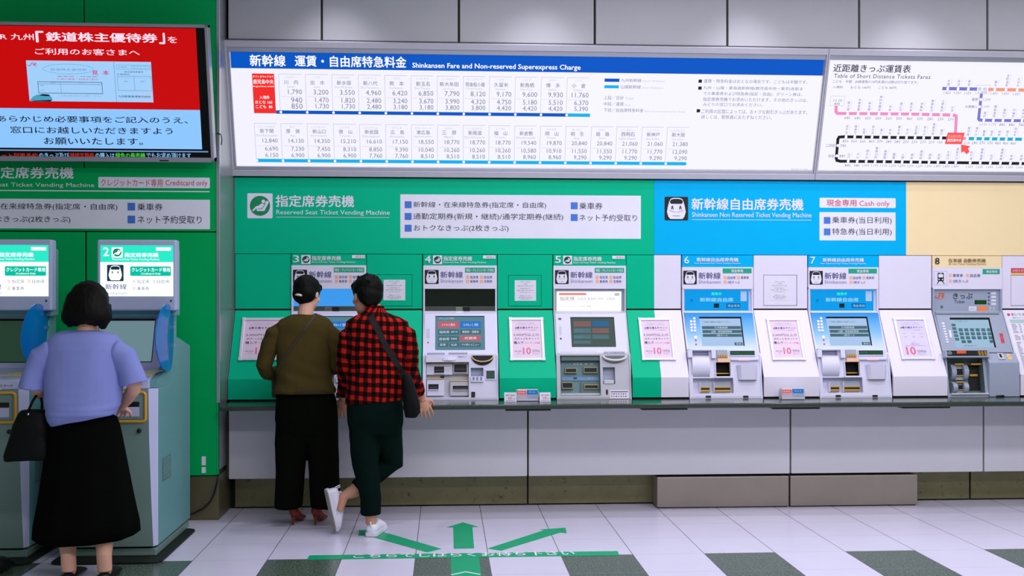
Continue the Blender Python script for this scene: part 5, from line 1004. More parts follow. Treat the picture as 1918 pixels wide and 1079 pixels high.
def er(uL, uR, v, Y, dep, dv=0, n=30, pw=2.3, yaw=0):
    "horizontal ellipse of a garment whose edges are seen at uL..uR; dv tips it (left edge lower)"
    a, b = at(uL, v, Y), at(uR, v, Y); c = (a+b)/2; W = (b.x-a.x)/2; dz = at(uL, v+dv, Y).z-a.z; R = []
    for i in range(n):
        t = 2*math.pi*i/n; ct, st = math.cos(t), math.sin(t); x = W*math.copysign(abs(ct)**(2/pw), ct); y = dep*math.copysign(abs(st)**(2/pw), st)
        R.append(Vector((c.x+x*math.cos(yaw)-y*math.sin(yaw), c.y+x*math.sin(yaw)+y*math.cos(yaw), c.z-dz*ct)))
    return R
def surf_fn(*objs):
    trees = []
    for o in objs:
        base = Vector(o['_o']); trees.append(BVHTree.FromPolygons([v.co+base for v in o.data.vertices], [tuple(p.vertices) for p in o.data.polygons]))
    def f(u, v, off=.004):
        best = None; r = ray(u, v).normalized(); o_ = Vector((0, 0, H))
        for t in trees:
            h = t.ray_cast(o_, r)
            if h[0] is not None and (best is None or h[3] < best[3]): best = h
        return best[0]-r*off if best else None
    return f
def ribbon(m, pts, wd, th, mat, face=Vector((0, -1, 0))):
    R = []; pts = [Vector(p) for p in pts]
    for i, p in enumerate(pts):
        t = (pts[min(i+1, len(pts)-1)]-pts[max(i-1, 0)]).normalized(); s = t.cross(face); s = s.normalized() if s.length > 1e-4 else Vector((1, 0, 0)); n = s.cross(t).normalized()
        R.append([p+s*wd/2+n*th/2, p-s*wd/2+n*th/2, p-s*wd/2-n*th/2, p+s*wd/2-n*th/2])
    m.loft(R, mat, True, False)
def hand(m, wr, d, n, L=1.0, side=1, curl=.5, spread=.1, mat=None):
    "wr wrist, d finger direction, n palm normal, side: thumb side along d x n"
    d = Vector(d).normalized(); n = Vector(n); n = (n-d*n.dot(d)).normalized(); x = d.cross(n)*side; S = L
    rot = Matrix((x, d, n)).transposed()
    m.ball(wr+d*.045*S, .038*S, .052*S, .015*S, mat, 14, 10, rot); m.tube([wr-d*.03*S, wr+d*.02*S], [.026*S, .027*S], mat, 10)
    for k, (off, ln, ba) in enumerate(((.029, .070, .084), (.010, .080, .090), (-.010, .074, .088), (-.028, .058, .080))):
        p = wr+d*ba*S+x*off*S*(1+spread); P = [p-d*.02*S, p]; dr = (d+x*off*spread*16).normalized(); a = curl*(.6+.12*k)
        for j, f in enumerate((.44, .32, .24)):
            ax = dr.cross(n); dr = (dr*math.cos(a)+n*math.sin(a)).normalized(); n2 = n; P.append(P[-1]+dr*ln*f*S); a = curl*.75
        m.tube(P, [.0095*S, .0092*S, .0086*S, .008*S, .0066*S], mat, 8)
    p = wr+d*.022*S+x*.028*S; m.tube([p-x*.01, p+(d*.5+x*.8+n*.25).normalized()*.034*S, p+(d*.8+x*.75+n*.35).normalized()*.064*S, p+(d*1.0+x*.6+n*.45).normalized()*.082*S], [.015*S, .012*S, .010*S, .008*S], mat, 8)
def head(m, c, f, up, mat, s=1.0):
    f = Vector(f).normalized(); up = Vector(up); up = (up-f*up.dot(f)).normalized(); x = f.cross(up); rot = Matrix((x, f, up)).transposed()
    P = lambda a, b, e: c+(x*a+f*b+up*e)*s
    m.ball(P(0, -.005, .025), .076*s, .095*s, .092*s, mat, 20, 14, rot); m.ball(P(0, .030, -.045), .058*s, .062*s, .070*s, mat, 18, 12, rot); m.ball(P(0, .062, -.088), .028*s, .024*s, .020*s, mat, 12, 8, rot)
    m.tube([P(0, .088, .020), P(0, .104, -.012), P(0, .114, -.028)], [.010*s, .013*s, .015*s], mat, 8); m.ball(P(0, .100, -.030), .019*s, .014*s, .011*s, mat, 10, 8, rot)
    m.ball(P(0, .086, -.058), .026*s, .012*s, .010*s, mat, 12, 8, rot); m.tube([P(-.045, .078, .030), P(0, .092, .034), P(.045, .078, .030)], [.012*s, .012*s, .012*s], mat, 8)
    for k in (-1, 1):
        m.ball(P(.076*k, -.005, -.018), .010*s, .022*s, .032*s, mat, 12, 10, rot); m.ball(P(.042*k, .070, -.020), .022*s, .016*s, .020*s, mat, 10, 8, rot)
    return P, rot
def face_parts(P, rot, par, s=1.0):
    for k in (-1, 1):
        m = MB(); m.ball(P(.030*k, .079, .010), .012*s, .012*s, .009*s, EYEW, 12, 8, rot); e = m.build('eye', par); m = MB(); m.ball(P(.030*k, .0885, .010), .005*s, .004*s, .005*s, IRIS, 10, 8, rot); m.build('iris', e)
        m = MB(); m.tube([P(.014*k, .094, .026), P(.032*k, .090, .031), P(.048*k, .078, .026)], [.003*s, .004*s, .002*s], HAIR, 6); m.build('eyebrow', par)
    m = MB(); m.tube([P(-.022, .088, -.058), P(0, .099, -.056), P(.022, .088, -.058)], [.002*s, .006*s, .002*s], LIP, 8); m.build('lips', par)

# ---------------------------------------------------------------- woman in the blue top at kiosk 2
YA = 6.03
pa = thing('person', (-1.93, 6.1, 0), 'woman with black bob in a loose blue top and long black skirt at kiosk 2', 'person')
m = MB(); A = lambda u, v, Y=YA: at(u, v, Y)
hc = A(167, 572, YA+.03)
Pf, rot = head(m, hc, (.12, 1, -.42), (0, .35, 1), SKIN)
m.tube([A(163, 660), A(163, 625), A(165, 600, YA+.02), A(166, 575, YA+.03)], [.075, .056, .050, .05], SKIN, 14)
m.tube([A(112, 640), A(163, 632), A(210, 642)], [.034, .062, .034], SKIN, 12)
m.loft([er(112, 208, v, YA, .08) for v in (632, 700, 770)], SKIN); m.loft([er(112, 204, v, YA+.03, .075) for v in (770, 830)], SKIN)
m.tube([A(112, 660), A(84, 692), A(70, 727, YA+.01), A(72, 732, YA+.05), A(84, 742, YA+.16), A(98, 745, YA+.25)], [.034, .038, .038, .038, .034, .025], SKIN, 12)
hand(m, A(100, 745, YA+.26), (.35, .6, .1), (.3, 0, -1), .92, 1, .75, mat=SKIN)
m.tube([A(206, 660), A(241, 692), A(252, 722, YA+.02), A(250, 730, YA+.05), A(238, 748, YA+.16), A(229, 760, YA+.22)], [.034, .038, .038, .038, .033, .025], SKIN, 12)
hand(m, A(228, 761, YA+.23), (-.25, .8, -.25), (-.4, 0, -1), .92, -1, .5, mat=SKIN)
for uk, ua in ((122, 128), (198, 195)):
    an = fl(ua, 1089, 0); k = A(uk, 930, YA+.04)
    m.tube([A(138 if uk < 150 else 180, 800, YA+.03), k, (k*.55+Vector((an.x, an.y, .1))*.45), Vector((an.x, an.y+.0, .14)), Vector((an.x, an.y+.01, .055))], [.062, .058, .055, .040, .039], SKIN, 14)
    m.tube([Vector((an.x, an.y+.005, .05)), Vector((an.x, an.y+.08, .032)), Vector((an.x+.01, an.y+.15, .022))], [.034, .022, .014], SKIN, 12)
blob(m, 'body', SKIN, pa, .005, 4); face_parts(Pf, rot, pa)
TOPB = M('periwinkle_knit', (136, 146, 208), .85, var=.05, spec=.1, bump=.25, bscale=900)
m = MB()
m.loft([er(*r[:3], YA+.01, r[3], *r[4:]) for r in ((128, 184, 618.5, .050), (114, 198, 620.5, .072), (99, 217, 627, .092), (89, 227, 639, .108), (84, 231, 655, .118), (86, 228, 690, .128), (84, 229, 725, .13), (84, 228, 750, .136, 4), (86, 226, 766, .142, 8), (91, 222, 777, .142, 11), (95, 219, 783, .132, 12), (96, 218, 787, .128, 12))], TOPB)
s1 = MB(); s1.tube([A(114, 664), A(97, 662), A(83, 672), A(73, 692), A(66.5, 710), A(63.5, 722), A(62.5, 729)], [.040, .064, .067, .060, .060, .062, .064], TOPB, 22, flat=1.25)
s2 = MB(); s2.tube([A(202, 664), A(219, 662), A(233, 672), A(241, 690), A(246, 702), A(249, 714), A(250, 719)], [.040, .064, .067, .062, .064, .068, .070], TOPB, 22, flat=1.25)
def wrA(p, n):
    zz = H-(780-CY)/346; k = max(0, 1-abs(p.z-zz-.03)/.10)
    return .006*nz_(p, (5, 5, 3), 2)+k*.010*nz_(p, (3.5, 3.5, 34), 5)+.005*nz_(p, (9, 9, 6), 9)
tA = blob(m, 'top', TOPB, pa, .007, 5, wrA)
for k_ in (s1, s2): blob(k_, 'sleeve', TOPB, pa, .006, 3, lambda p, n: .006*nz_(p, (14, 6, 3), 7))
SKT = M('black_skirt', (6, 7, 5), .9, var=.2, spec=.04)
m = MB(); rings = []
for r in ((98, 216, 770, .11), (92, 223, 790, .128), (86, 234, 850, .155), (77, 246, 920, .19), (66, 259, 985, .22), (59, 266, 1017, .235, 7)):
    R = er(*r[:3], YA+.03, r[3], *(r[4:] or (0,)), n=60, pw=2.1); k = max(0, (r[2]-780)/240); c = sum(R, Vector())/60
    rings.append([c+(p-c)*(1+.035*k*math.sin(i/60*2*math.pi*9+.6)) for i, p in enumerate(R)])
m.loft(rings, SKT); inner = [[c+(p-c)*.97 for p in rings[-1]] for c in [sum(rings[-1], Vector())/60]]
m.build('skirt', pa, sub=1)
HB = MB(); hx = lambda a, b, e: Pf(a, b, e)
HB.ball(hx(0, -.014, .030), .100, .108, .102, HAIR, 22, 16, rot)
HB.loft([[hx(w*math.cos(t)+sh, -.028+d*math.sin(t)*(1 if math.sin(t) < 0 else .62), e) for t in [2*math.pi*i/28 for i in range(28)]] for w, d, e, sh in ((.080, .085, .085, 0), (.108, .102, .03, 0), (.122, .106, -.03, .002), (.129, .100, -.075, .004), (.126, .090, -.105, .006), (.108, .070, -.122, .01))], HAIR)
HB.tube([hx(.085, .0, .0), hx(.098, .0, -.07), hx(.094, -.01, -.140)], [.034, .036, .018], HAIR, 10); HB.tube([hx(-.085, .0, .0), hx(-.098, .0, -.06), hx(-.092, .0, -.118)], [.034, .034, .018], HAIR, 10)
blob(HB, 'hair', HAIR, pa, .006, 14, lambda p, n: .0035*nz_(p, (70, 70, 6), 3)+.004*nz_(p, (18, 18, 8), 1))
SHO = M('black_shoe_leather', (12, 12, 12), .35)
for ua in (128, 196):
    an = fl(ua, 1089, 0); m = MB(); rr = []
    for y, wd, z1 in ((-.045, .024, .055), (-.03, .034, .062), (.02, .038, .060), (.08, .042, .070), (.14, .046, .060), (.19, .040, .042), (.215, .02, .022)):
        rr.append([Vector((an.x+wd*math.cos(t), an.y+y, .004+max(0, (z1*.72)*(.5+.5*math.sin(t))))) for t in [2*math.pi*i/16 for i in range(16)]])
    m.loft(rr, SHO); m.build('shoe', pa)
# handbag on her arm
BAG = M('black_bag_nylon', (8, 9, 7), .6, var=.25, spec=.15, bump=.3, bscale=25)
tb = thing('handbag', (-2.25, 6.02, at(45, 864, 6.0).z), 'black tote handbag hanging from the forearm of the woman in blue', 'bag')
m = MB(); Yg = 6.02
rg = [er(*r[:3], Yg, r[3], n=28, pw=3.2) for r in ((40, 84, 768, .035), (34, 90, 775, .05), (27, 93, 795, .065), (18, 96, 830, .075), (11, 97, 852, .075), (12, 95, 862, .07))]
m.loft(rg, BAG); blob(m, 'pouch', BAG, tb, .007, 3, lambda p, n: .006*nz_(p, (7, 7, 12), 4)+.003*nz_(p, (20, 20, 14), 8))
for o_ in (-.03, .03): m = MB(); m.tube([at(52, 772, Yg+o_), at(61, 752, Yg+o_*.8), at(68, 741, Yg+.03), at(76, 742, Yg+.10+o_*.3), at(79, 755, Yg+.05+o_), at(78, 772, Yg+o_)], .007, BAG, 8); m.build('handle', tb)
m = MB(); [m.ball(at(u, v, Yg-.075), .006, .004, .006, CHR, 8, 6) for u, v in ((53, 776),)]; m.build('stud', tb)

# ---------------------------------------------------------------- woman in olive at machine 3
YB = 7.27
pb = thing('person', (-.92, 7.35, 0), 'woman in olive sweater and wide black trousers leaning toward machine 3', 'person')
B_ = lambda u, v, Y=YB: at(u, v, Y)
m = MB(); hc = B_(576, 551, YB+.07)
Pf, rot = head(m, hc, (.45, 1, -.50), (0, .45, 1), SKIN, .95)
m.tube([B_(572, 625), B_(571, 600), B_(573, 580, YB+.03), B_(575, 558, YB+.06)], [.07, .055, .050, .05], SKIN, 14)
m.tube([B_(536, 622), B_(571, 608), B_(606, 622)], [.030, .055, .030], SKIN, 12); m.loft([er(532, 612, v, YB+.01, .07) for v in (606, 660, 740)], SKIN); m.loft([er(530, 620, v, YB+.02, .08) for v in (735, 790)], SKIN)
m.tube([B_(530, 625), B_(507, 655), B_(498, 686, YB+.04), B_(505, 700, YB+.14), B_(535, 690, YB+.28), B_(548, 684, YB+.34)], [.034, .032, .030, .028, .026, .024], SKIN, 12); hand(m, B_(550, 683, YB+.36), (.5, .8, .25), (.2, 0, -1), .9, -1, .5, mat=SKIN)
m.tube([B_(612, 625), B_(627, 655), B_(629, 684, YB+.05), B_(625, 690, YB+.14), B_(612, 672, YB+.30), B_(610, 668, YB+.34)], [.034, .032, .030, .028, .026, .024], SKIN, 12); hand(m, B_(609, 666, YB+.36), (-.1, 1, .3), (0, .2, -1), .9, 1, .35, mat=SKIN)
hl = [fl(549, 983.5, 0), fl(590.5, 983.5, 0)]
for (uh, uk), h_ in zip(((548, 543), (600, 608)), hl):
    k = B_(uk, 865, YB+.11); m.tube([B_(uh, 770, YB+.03), k, Vector((h_.x+.005, h_.y+.015, .20)), Vector((h_.x+.005, h_.y+.02, .105))], [.08, .055, .036, .033], SKIN, 12)
    m.tube([Vector((h_.x+.005, h_.y+.015, .105)), Vector((h_.x+.02, h_.y+.09, .06)), Vector((h_.x+.03, h_.y+.17, .028))], [.03, .032, .024], SKIN, 10)
blob(m, 'body', SKIN, pb, .005, 4); face_parts(Pf, rot, pb, .95)
OLV = M('olive_knit', (74, 62, 26), .85, var=.1, spec=.12, bump=.2, bscale=700)
m = MB(); Yo = YB+.01
m.loft([er(*r[:3], Yo, r[3]) for r in ((551, 597, 588.5, .05), (540, 605, 591.5, .068), (527, 617, 598, .085), (518, 624, 607, .10), (516, 626, 620, .108), (517, 622, 650, .112), (518, 620, 685, .114), (517, 621, 706, .118), (513, 626, 722, .122), (511, 628, 730, .118), (512, 627, 736, .114))], OLV)
s1 = MB(); s1.tube([B_(535, 611), B_(516, 626), B_(503, 655), B_(495, 684, YB+.01), B_(500, 698, YB+.07), B_(512, 700, YB+.16), B_(538, 690, YB+.28)], [.045, .063, .058, .054, .052, .046, .036], OLV, 18)
s2 = MB(); s2.tube([B_(608, 611), B_(623, 628), B_(630, 658), B_(631, 684, YB+.02), B_(626, 690, YB+.12), B_(617, 680, YB+.22), B_(613, 673, YB+.29)], [.045, .060, .054, .050, .047, .042, .036], OLV, 18)
def wrB(p, n):
    zb_ = H-(716-CY)/282; k = max(0, 1-abs(p.z-zb_)/.22); q = Vector((p.x-.55*p.z, p.y, p.z+.35*p.x))
    return .007*nz_(q, (5, 5, 9), 2)+k*.016*nz_(q, (4, 4, 14), 6)+.003*nz_(p, (16, 16, 20), 8)
oB = blob(m, 'sweater', OLV, pb, .006, 4, wrB)
for k_ in (s1, s2): blob(k_, 'sleeve', OLV, pb, .006, 3, lambda p, n: .006*nz_(p, (9, 9, 22), 7)+.004*nz_(p, (6, 6, 6), 3))
m = MB(); m.loft([er(uL, uR, v, Yo, d) for uL, uR, v, d in ((512.5, 626.5, 727.5, .1175), (511.5, 627.5, 730, .1205), (512, 627, 736, .1195), (513, 626, 736.5, .112))], M('olive_rib', (56, 46, 18), .9, var=.1, bump=.3, bscale=300), False); m.build('hem_band', pb)
TRO = M('black_trousers', (9, 12, 6), .9, var=.25, spec=.04)
m = MB(); Yt = YB+.03
m.loft([er(*r[:3], Yt, r[3]) for r in ((519, 624, 728, .10), (517, 630, 750, .115), (516, 633, 785, .122), (522, 628, 808, .10), (538, 612, 828, .055))], TRO)
for rs in (((518, 577, 780, .09), (516, 576, 830, .11), (517, 572, 870, .11), (516, 569, 910, .115), (514, 565, 950, .12)), ((574, 633, 780, .09), (575, 634, 830, .11), (578, 635, 870, .11), (580, 637, 910, .115), (582, 640, 949, .12))):
    m.loft([er(a_, b_, v, Yt+.02+.04*(v-800)/150, d) for a_, b_, v, d in rs], TRO)
blob(m, 'trousers', TRO, pb, .007, 4, lambda p, n: .006*nz_(p, (9, 9, 2.2), 3)+.003*nz_(p, (18, 18, 10), 5))
RED = M('russet_leather', (140, 44, 18), .4, var=.1)
for h_ in hl:
    m = MB(); m.tube([Vector((h_.x, h_.y, .002)), Vector((h_.x, h_.y+.004, .03)), Vector((h_.x+.002, h_.y+.012, .07))], [.006, .007, .022], RED, 10)
    rr = [[Vector((h_.x+ox+wd*math.cos(t), h_.y+y, zb_+(z1-zb_)*(.5+.5*math.sin(t)))) for t in [2*math.pi*i/16 for i in range(16)]] for y, wd, zb_, z1, ox in ((-.022, .014, .072, .115, .002), (-.012, .030, .062, .128, .003), (.02, .034, .058, .115, .006), (.07, .036, .030, .080, .014), (.12, .040, .006, .056, .022), (.17, .036, .004, .040, .03), (.205, .012, .006, .024, .036))]
    m.loft(rr, RED); m.build('heeled_shoe', pb)
HB = MB(); hx = lambda a, b, e: Pf(a, b, e)
HB.ball(hx(0, -.016, .036), .088, .104, .092, HAIR, 22, 16, rot); HB.ball(hx(0, -.045, -.015), .082, .068, .075, HAIR, 20, 14, rot); HB.ball(hx(0, -.055, -.05), .058, .040, .045, HAIR, 16, 10, rot); HB.tube([hx(-.055, .06, .07), hx(0, .085, .078), hx(.055, .06, .07)], [.03, .032, .03], HAIR, 10)
hB_ = blob(HB, 'hair', HAIR, pb, .005, 5, lambda p, n: .0025*nz_(p, (60, 60, 12), 3))
CLP = M('pearl_clip', (240, 214, 206), .25)
sf = surf_fn(hB_); m = MB(); m.tube([sf(u, v, .003) for u, v in ((553.5, 552.5), (557, 552), (561, 552.6), (565.5, 554))], [.006, .008, .008, .006], CLP, 10); m.build('hair_clip', pb)
STR = M('brown_strap', (54, 42, 24), .6); STB = M('black_strap', (14, 15, 14), .6)
bgB = thing('crossbody_bag', (-1.2, 7.4, .85), 'thin strap of a small bag across the back of the olive sweater', 'bag')
sf = surf_fn(oB); m = MB(); pts = [sf(589+(532-589)*t, 592+(671-592)*t) for t in [i/12 for i in range(13)]]+[sf(526, 682), sf(520, 694)]
pts = [p for p in pts if p]; top = pts[0]; pts = [top+Vector((.0, .16, -.02)), top+Vector((0, .10, .012)), top+Vector((0, .04, .015))]+pts; ribbon(m, pts, .017, .004, STR); m.build('strap', bgB)
m = MB(); e = B_(515, 706, YB+.17); m.pbox(Pl((e.x, e.y, e.z-.14), (1, .3, 0), (0, 0, 1)), -.02, 0, .12, .14, -.03, .03, STR); m.build('pouch', bgB, bevel=.012, seg=3)

# ---------------------------------------------------------------- man in the checked shirt
YC = 7.04
pc = thing('person', (-.5, 7.0, 0), 'man in red and black checked shirt, ankles crossed, leaning at machine 3', 'person')
Cc = lambda u, v, Y=YC: at(u, v, Y)
m = MB(); hc = Cc(686, 556, YC+.10)
Pf, rot = head(m, hc, (-.62, 1, -.42), (.06, .4, 1), SKIN2, 1.0)
m.tube([Cc(703, 620), Cc(703, 596, YC+.05), Cc(699, 575, YC+.075), Cc(690, 560, YC+.09)], [.06, .048, .050, .052], SKIN2, 14)
m.tube([Cc(672, 622), Cc(705, 610), Cc(742, 622)], [.035, .055, .035], SKIN2, 12); m.loft([er(664, 748, v, YC+.01, .085) for v in (604, 660, 740)], SKIN2); m.loft([er(660, 748, v, YC, .085) for v in (735, 790)], SKIN2)
m.tube([Cc(668, 628), Cc(650, 660), Cc(648, 696, YC+.07), Cc(644, 722, YC+.20), Cc(642, 742, YC+.355)], [.036, .036, .034, .032, .027], SKIN2, 12); hand(m, Cc(642, 745, YC+.36), (0, .22, -1), (0, 1, .1), .95, -1, .30, mat=SKIN2)
m.tube([Cc(744, 628), Cc(764, 660), Cc(768, 692, YC+.06), Cc(780, 722, YC+.20), Cc(789, 742, YC+.345)], [.036, .036, .034, .032, .027], SKIN2, 12); hand(m, Cc(790, 746, YC+.35), (.34, .12, -1), (-.3, 1, .1), .98, 1, .42, .25, mat=SKIN2)
an = fl(694, 1006.5, 0); kn = Cc(684, 868, YC-.02); ft = Vector((an.x, an.y+.045, 0))
m.tube([Cc(683, 775), kn, Vector((ft.x, ft.y, .22)), Vector((ft.x, ft.y, .075))], [.085, .062, .046, .034], SKIN2, 14)
fd = Vector((.22, 1, 0)).normalized(); m.tube([ft+Vector((0, -.005, .055)), ft+fd*.09+Vector((0, 0, .045)), ft+fd*.15+Vector((0, 0, .035))], [.028, .026, .02], SKIN2, 10)
K2, AN2 = Cc(733, 866, YC+.10), at(651, 925, 7.07)
m.tube([Cc(726, 775, YC+.02), K2, K2*.5+AN2*.5, AN2+Vector((.035, .01, .012)), AN2], [.085, .062, .054, .042, .037], SKIN2, 14)
toe = at(627, 996, 7.05); hee = at(634, 925, 7.05); m.tube([AN2, hee*.6+AN2*.4+Vector((.01, 0, -.02)), toe*.45+hee*.55+Vector((.018, 0, 0))], [.035, .030, .022], SKIN2, 10)
blob(m, 'body', SKIN2, pc, .004, 4); face_parts(Pf, rot, pc)
PLD = M('buffalo_check', (200, 30, 24), .9, spec=.08)
N, L, bs = nodes_of(PLD)
tc = N.new('ShaderNodeTexCoord'); sp_ = N.new('ShaderNodeSeparateXYZ'); L.new(tc.outputs['Object'], sp_.inputs[0])
ang = mth('ARCTAN2', mth('SUBTRACT', sp_.outputs[0], .09), mth('MULTIPLY', mth('SUBTRACT', sp_.outputs[1], .05), -1.))
nz = N.new('ShaderNodeTexNoise'); nz.inputs['Scale'].default_value = 7; L.new(tc.outputs['Object'], nz.inputs['Vector']); wob = mth('MULTIPLY', mth('SUBTRACT', nz.outputs['Fac'], .5), .03)
hx_ = mth('ADD', mth('ADD', mth('MULTIPLY', ang, .075), mth('MULTIPLY', sp_.outputs[0], .62)), wob); hz_ = mth('ADD', mth('ADD', sp_.outputs[2], mth('MULTIPLY', sp_.outputs[0], .08)), mth('MULTIPLY', wob, 1.4))
st = lambda t: mth('LESS_THAN', mth('FRACT', mth('DIVIDE', t, .056)), .52)
a_, b_ = st(hx_), st(hz_); both = mth('MULTIPLY', a_, b_); one = mth('SUBTRACT', mth('MAXIMUM', a_, b_), both)
c_ = mix(both, mix(one, (184, 30, 22), (70, 11, 9)), (9, 7, 6))
for l in list(bs.inputs['Base Color'].links): L.remove(l)
L.new(c_, bs.inputs['Base Color'])
m = MB(); Ys = YC+.01
m.loft([er(*r[:3], Ys+(r[4] if len(r) > 4 else 0), r[3], *(r[5:] or ())) for r in ((684, 720, 578, .058, .035), (678, 726, 585, .068, .025), (662, 746, 593, .085, .015), (649, 764, 602, .10), (647, 766, 613, .112), (650, 763, 640, .122), (651, 761, 680, .125), (650, 760, 710, .124), (648, 758, 735, .128), (646, 756, 748, .13, 0, 4), (645, 756, 753, .127, 0, 5))], PLD)
s1 = MB(); s1.tube([Cc(672, 611), Cc(654, 630), Cc(648, 660), Cc(648, 692, YC+.04), Cc(647, 708, YC+.12), Cc(645, 726, YC+.24), Cc(643, 737, YC+.32)], [.045, .068, .062, .058, .052, .045, .038], PLD, 18)
s2 = MB(); s2.tube([Cc(740, 608), Cc(760, 628), Cc(767, 658), Cc(768, 690, YC+.03), Cc(773, 704, YC+.10), Cc(782, 724, YC+.22), Cc(787, 735, YC+.29)], [.045, .066, .060, .056, .050, .044, .038], PLD, 18)
def wrC(p, n):
    zb_ = H-(690-CY)/293; k = max(0, 1-abs(p.z-zb_)/.20); q = Vector((p.x+.2*p.z, p.y, p.z+.18*p.x))
    return .006*nz_(q, (6, 6, 8), 2)+k*.014*nz_(q, (5, 5, 20), 6)+.004*nz_(p, (14, 14, 14), 8)
sC = blob(m, 'shirt', PLD, pc, .006, 4, wrC)
for k_ in (s1, s2): blob(k_, 'sleeve', PLD, pc, .006, 3, lambda p, n: .006*nz_(p, (9, 9, 20), 7)+.004*nz_(p, (6, 6, 6), 3))
m = MB(); cr_ = [er(687, 719, 571.5, Ys+.045, .056, -1.5), er(684, 721, 577, Ys+.040, .064, -1.5), er(682, 724, 585.5, Ys+.03, .073, -1), er(686, 720, 586, Ys+.03, .066, -1), er(689, 717, 572.5, Ys+.045, .050, -1.5)]
m.loft(cr_, PLD, False); m.build('collar', pc)
PNT = M('dark_green_trousers', (6, 24, 20), .9, var=.15, spec=.05)
m = MB()
m.loft([er(*r[:3], YC, r[3]) for r in ((651, 752, 740, .105), (649, 756, 765, .12), (650, 757, 790, .118), (655, 752, 812, .095))], PNT)
m.tube([Cc(682, 775), Cc(683, 820), kn, Vector((ft.x-.002, ft.y, .24)), Vector((ft.x, ft.y, .135))], [.108, .098, .084, .068, .064], PNT, 18)
m.tube([Cc(724, 775, YC+.02), Cc(725, 820, YC+.05), K2, K2*.62+AN2*.38, AN2+Vector((.055, .012, .030))], [.108, .100, .082, .066, .055], PNT, 18)
blob(m, 'trousers', PNT, pc, .007, 4, lambda p, n: .005*nz_(p, (8, 8, 5), 3)+.003*nz_(p, (18, 18, 14), 5))
SNK = M('white_sneaker', (236, 234, 246), .5, var=.02); SOL = M('worn_sole', (176, 166, 150), .7, var=.12, vscale=20); SOLW = M('white_rubber', (224, 222, 236), .5)
def sneaker(o, d, up, L=.285):
    "o heel point on the sole, d toward the toe, up away from the sole"
    d = Vector(d).normalized(); up = Vector(up); up = (up-d*up.dot(d)).normalized(); x = d.cross(up)
    prof = ((0, .024, .070), (.012, .036, .078), (.03, .040, .084), (.09, .040, .085), (.14, .040, .092), (.20, .045, .072), (.245, .041, .054), (.275, .026, .040), (L, .008, .026))
    def sec(y, wd, z0, z1, n=18): return [o+d*y+x*wd*math.cos(t)+up*(z0+(z1-z0)*(.5+.5*math.sin(t))) for t in [2*math.pi*i/n for i in range(n)]]
    m = MB(); m.loft([sec(y+.003, w_*.94, .012, z_) for y, w_, z_ in prof[:-1]], SNK); m.loft([[o+d*(.035+.045*(1-math.cos(t)))+x*.03*math.sin(t)+up*(.082+.012*k+.012*math.cos(t/2)) for t in [2*math.pi*i/16 for i in range(16)]] for k in (0, .4, .0)], SNK)
    u_ = m.build('sneaker', pc, sub=1)
    m = MB()
    for z0, z1, mt, gr in ((.0, .005, SOL, .0), (.005, .026, SOLW, .002)):
        lo = [o+d*y+x*(sg*(w_+gr))+up*z0 for sg in (1, -1) for y, w_, z_ in (prof if sg > 0 else prof[::-1])]; hi = [p+up*(z1-z0) for p in lo]; n = len(lo)
        m.add(lo+hi, [tuple(range(n)), tuple(range(n, 2*n))[::-1]]+[(i, n+i, n+(i+1) % n, (i+1) % n) for i in range(n)], mt)
    m.build('sole', u_, fix=True)
    m = MB()
    for k in range(4): q = o+d*(.125+.02*k)+up*(.090-.006*k); m.tube([q+x*.02, q+up*.004, q-x*.02], .003, SNK, 6)
    m.build('laces', u_); m = MB(); q = o+d*.004+up*.085; m.tube([q-up*.02, q+up*.012-d*.006, q+up*.012+d*.006, q-up*.01+d*.01], .004, SNK, 6); m.build('heel_tab', u_)
sneaker(Vector((an.x, an.y-.002, .001)), (.22, 1, 0), (0, 0, 1))
sneaker(at(609.5, 921, 7.05)+Vector((0, 0, .012)), (.055, .03, -.275), (1, .42, .12), .283)
HB = MB(); hx = lambda a, b, e: Pf(a, b, e)
HB.ball(hx(0, -.018, .048), .098, .112, .098, HAIR, 22, 16, rot); HB.ball(hx(0, -.055, 0), .088, .066, .085, HAIR, 20, 14, rot); HB.ball(hx(0, -.062, -.045), .062, .042, .05, HAIR, 16, 10, rot); HB.tube([hx(-.06, .06, .085), hx(0, .09, .095), hx(.06, .06, .085)], [.035, .036, .035], HAIR, 10)
rnd = random.Random(5)
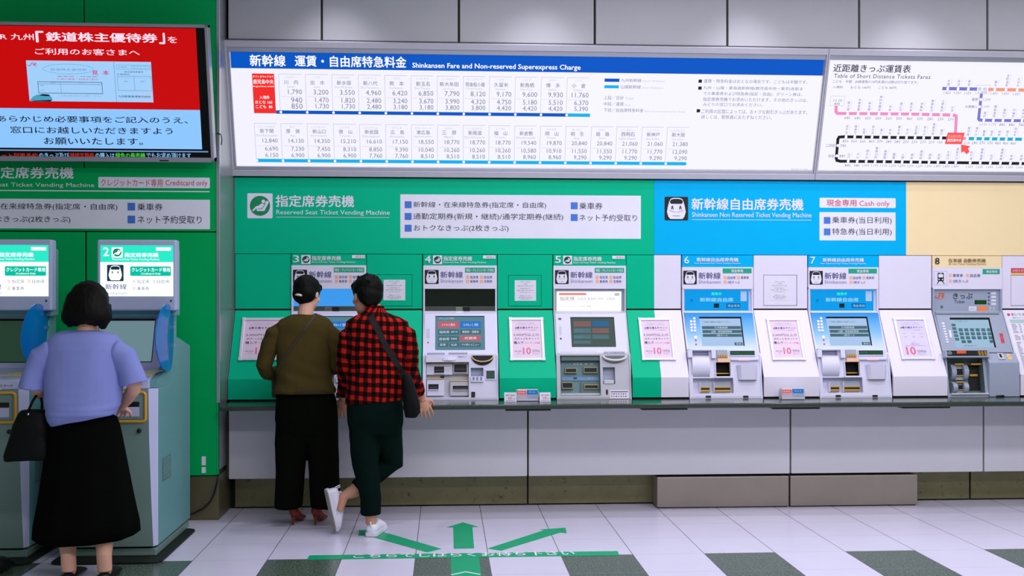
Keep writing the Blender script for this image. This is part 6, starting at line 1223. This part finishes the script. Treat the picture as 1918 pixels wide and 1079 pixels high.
for i in range(40):
    t, f = rnd.uniform(0, 2*math.pi), rnd.uniform(.0, 1.0); q = Vector((math.cos(t)*f, math.sin(t)*f, math.sqrt(max(0, 1-f*f)))); p = hx(q.x*.09, -.018+q.y*.10, .048+q.z*.09); e = hx(q.x*.106+rnd.uniform(-.01, .01), -.018+q.y*.120, .048+q.z*.104+rnd.uniform(-.004, .010)); HB.tube([p, p*.4+e*.6, e], [.012, .009, .003], HAIR, 6)
blob(HB, 'hair', HAIR, pc, .005, 6, lambda p, n: .002*nz_(p, (50, 50, 40), 3))
bgC = thing('shoulder_bag', (-.25, 6.93, at(770, 782, 6.93).z), 'black shoulder bag at the right hip of the man in the checked shirt', 'bag')
sf = surf_fn(sC); m = MB(); pts = [sf(694+(750-694)*t, 592+(692-592)*t+4*math.sin(t*3), .005) for t in [i/14 for i in range(15)]]; pts = [p for p in pts if p]
top = pts[0]; pts = [top+Vector((-.06, .22, -.10)), top+Vector((-.05, .16, -.02)), top+Vector((-.03, .09, .010)), top+Vector((-.012, .04, .012))]+pts+[at(756, 702, 6.90), at(759, 712, 6.90)]; ribbon(m, pts, .036, .004, STB); m.build('strap', bgC)
m = MB(); Yq = 6.905
m.loft([er(*r[:3], Yq, r[3], *(r[4:] or (0,)), n=24, pw=2.8) for r in ((753, 768, 700, .025, 2), (753, 772, 712, .038, 4), (754, 779, 735, .048, 4), (756, 786, 757, .052, 2), (757, 787, 772, .05), (759, 780, 782, .035))], BAG); blob(m, 'pouch', BAG, bgC, .006, 4, lambda p, n: .004*nz_(p, (9, 9, 9), 3))
# ---------------------------------------------------------------- shoe of somebody standing just outside at kiosk 1
m = MB(); o_ = fl(-14, 1079, 0)
m.loft([[Vector((o_.x+wd*math.cos(t), o_.y+y, .003+z1*(.5+.5*math.sin(t)))) for t in [2*math.pi*i/18 for i in range(18)]] for y, wd, z1 in ((-.03, .03, .06), (0, .045, .085), (.05, .05, .09), (.12, .05, .08), (.19, .04, .05), (.22, .015, .03))], SHO)
solo(m, 'shoe', 'dark shoe at the edge of the floor in front of kiosk 1', 'shoe')
for o in bpy.data.objects:
    if '_o' in o: del o['_o']
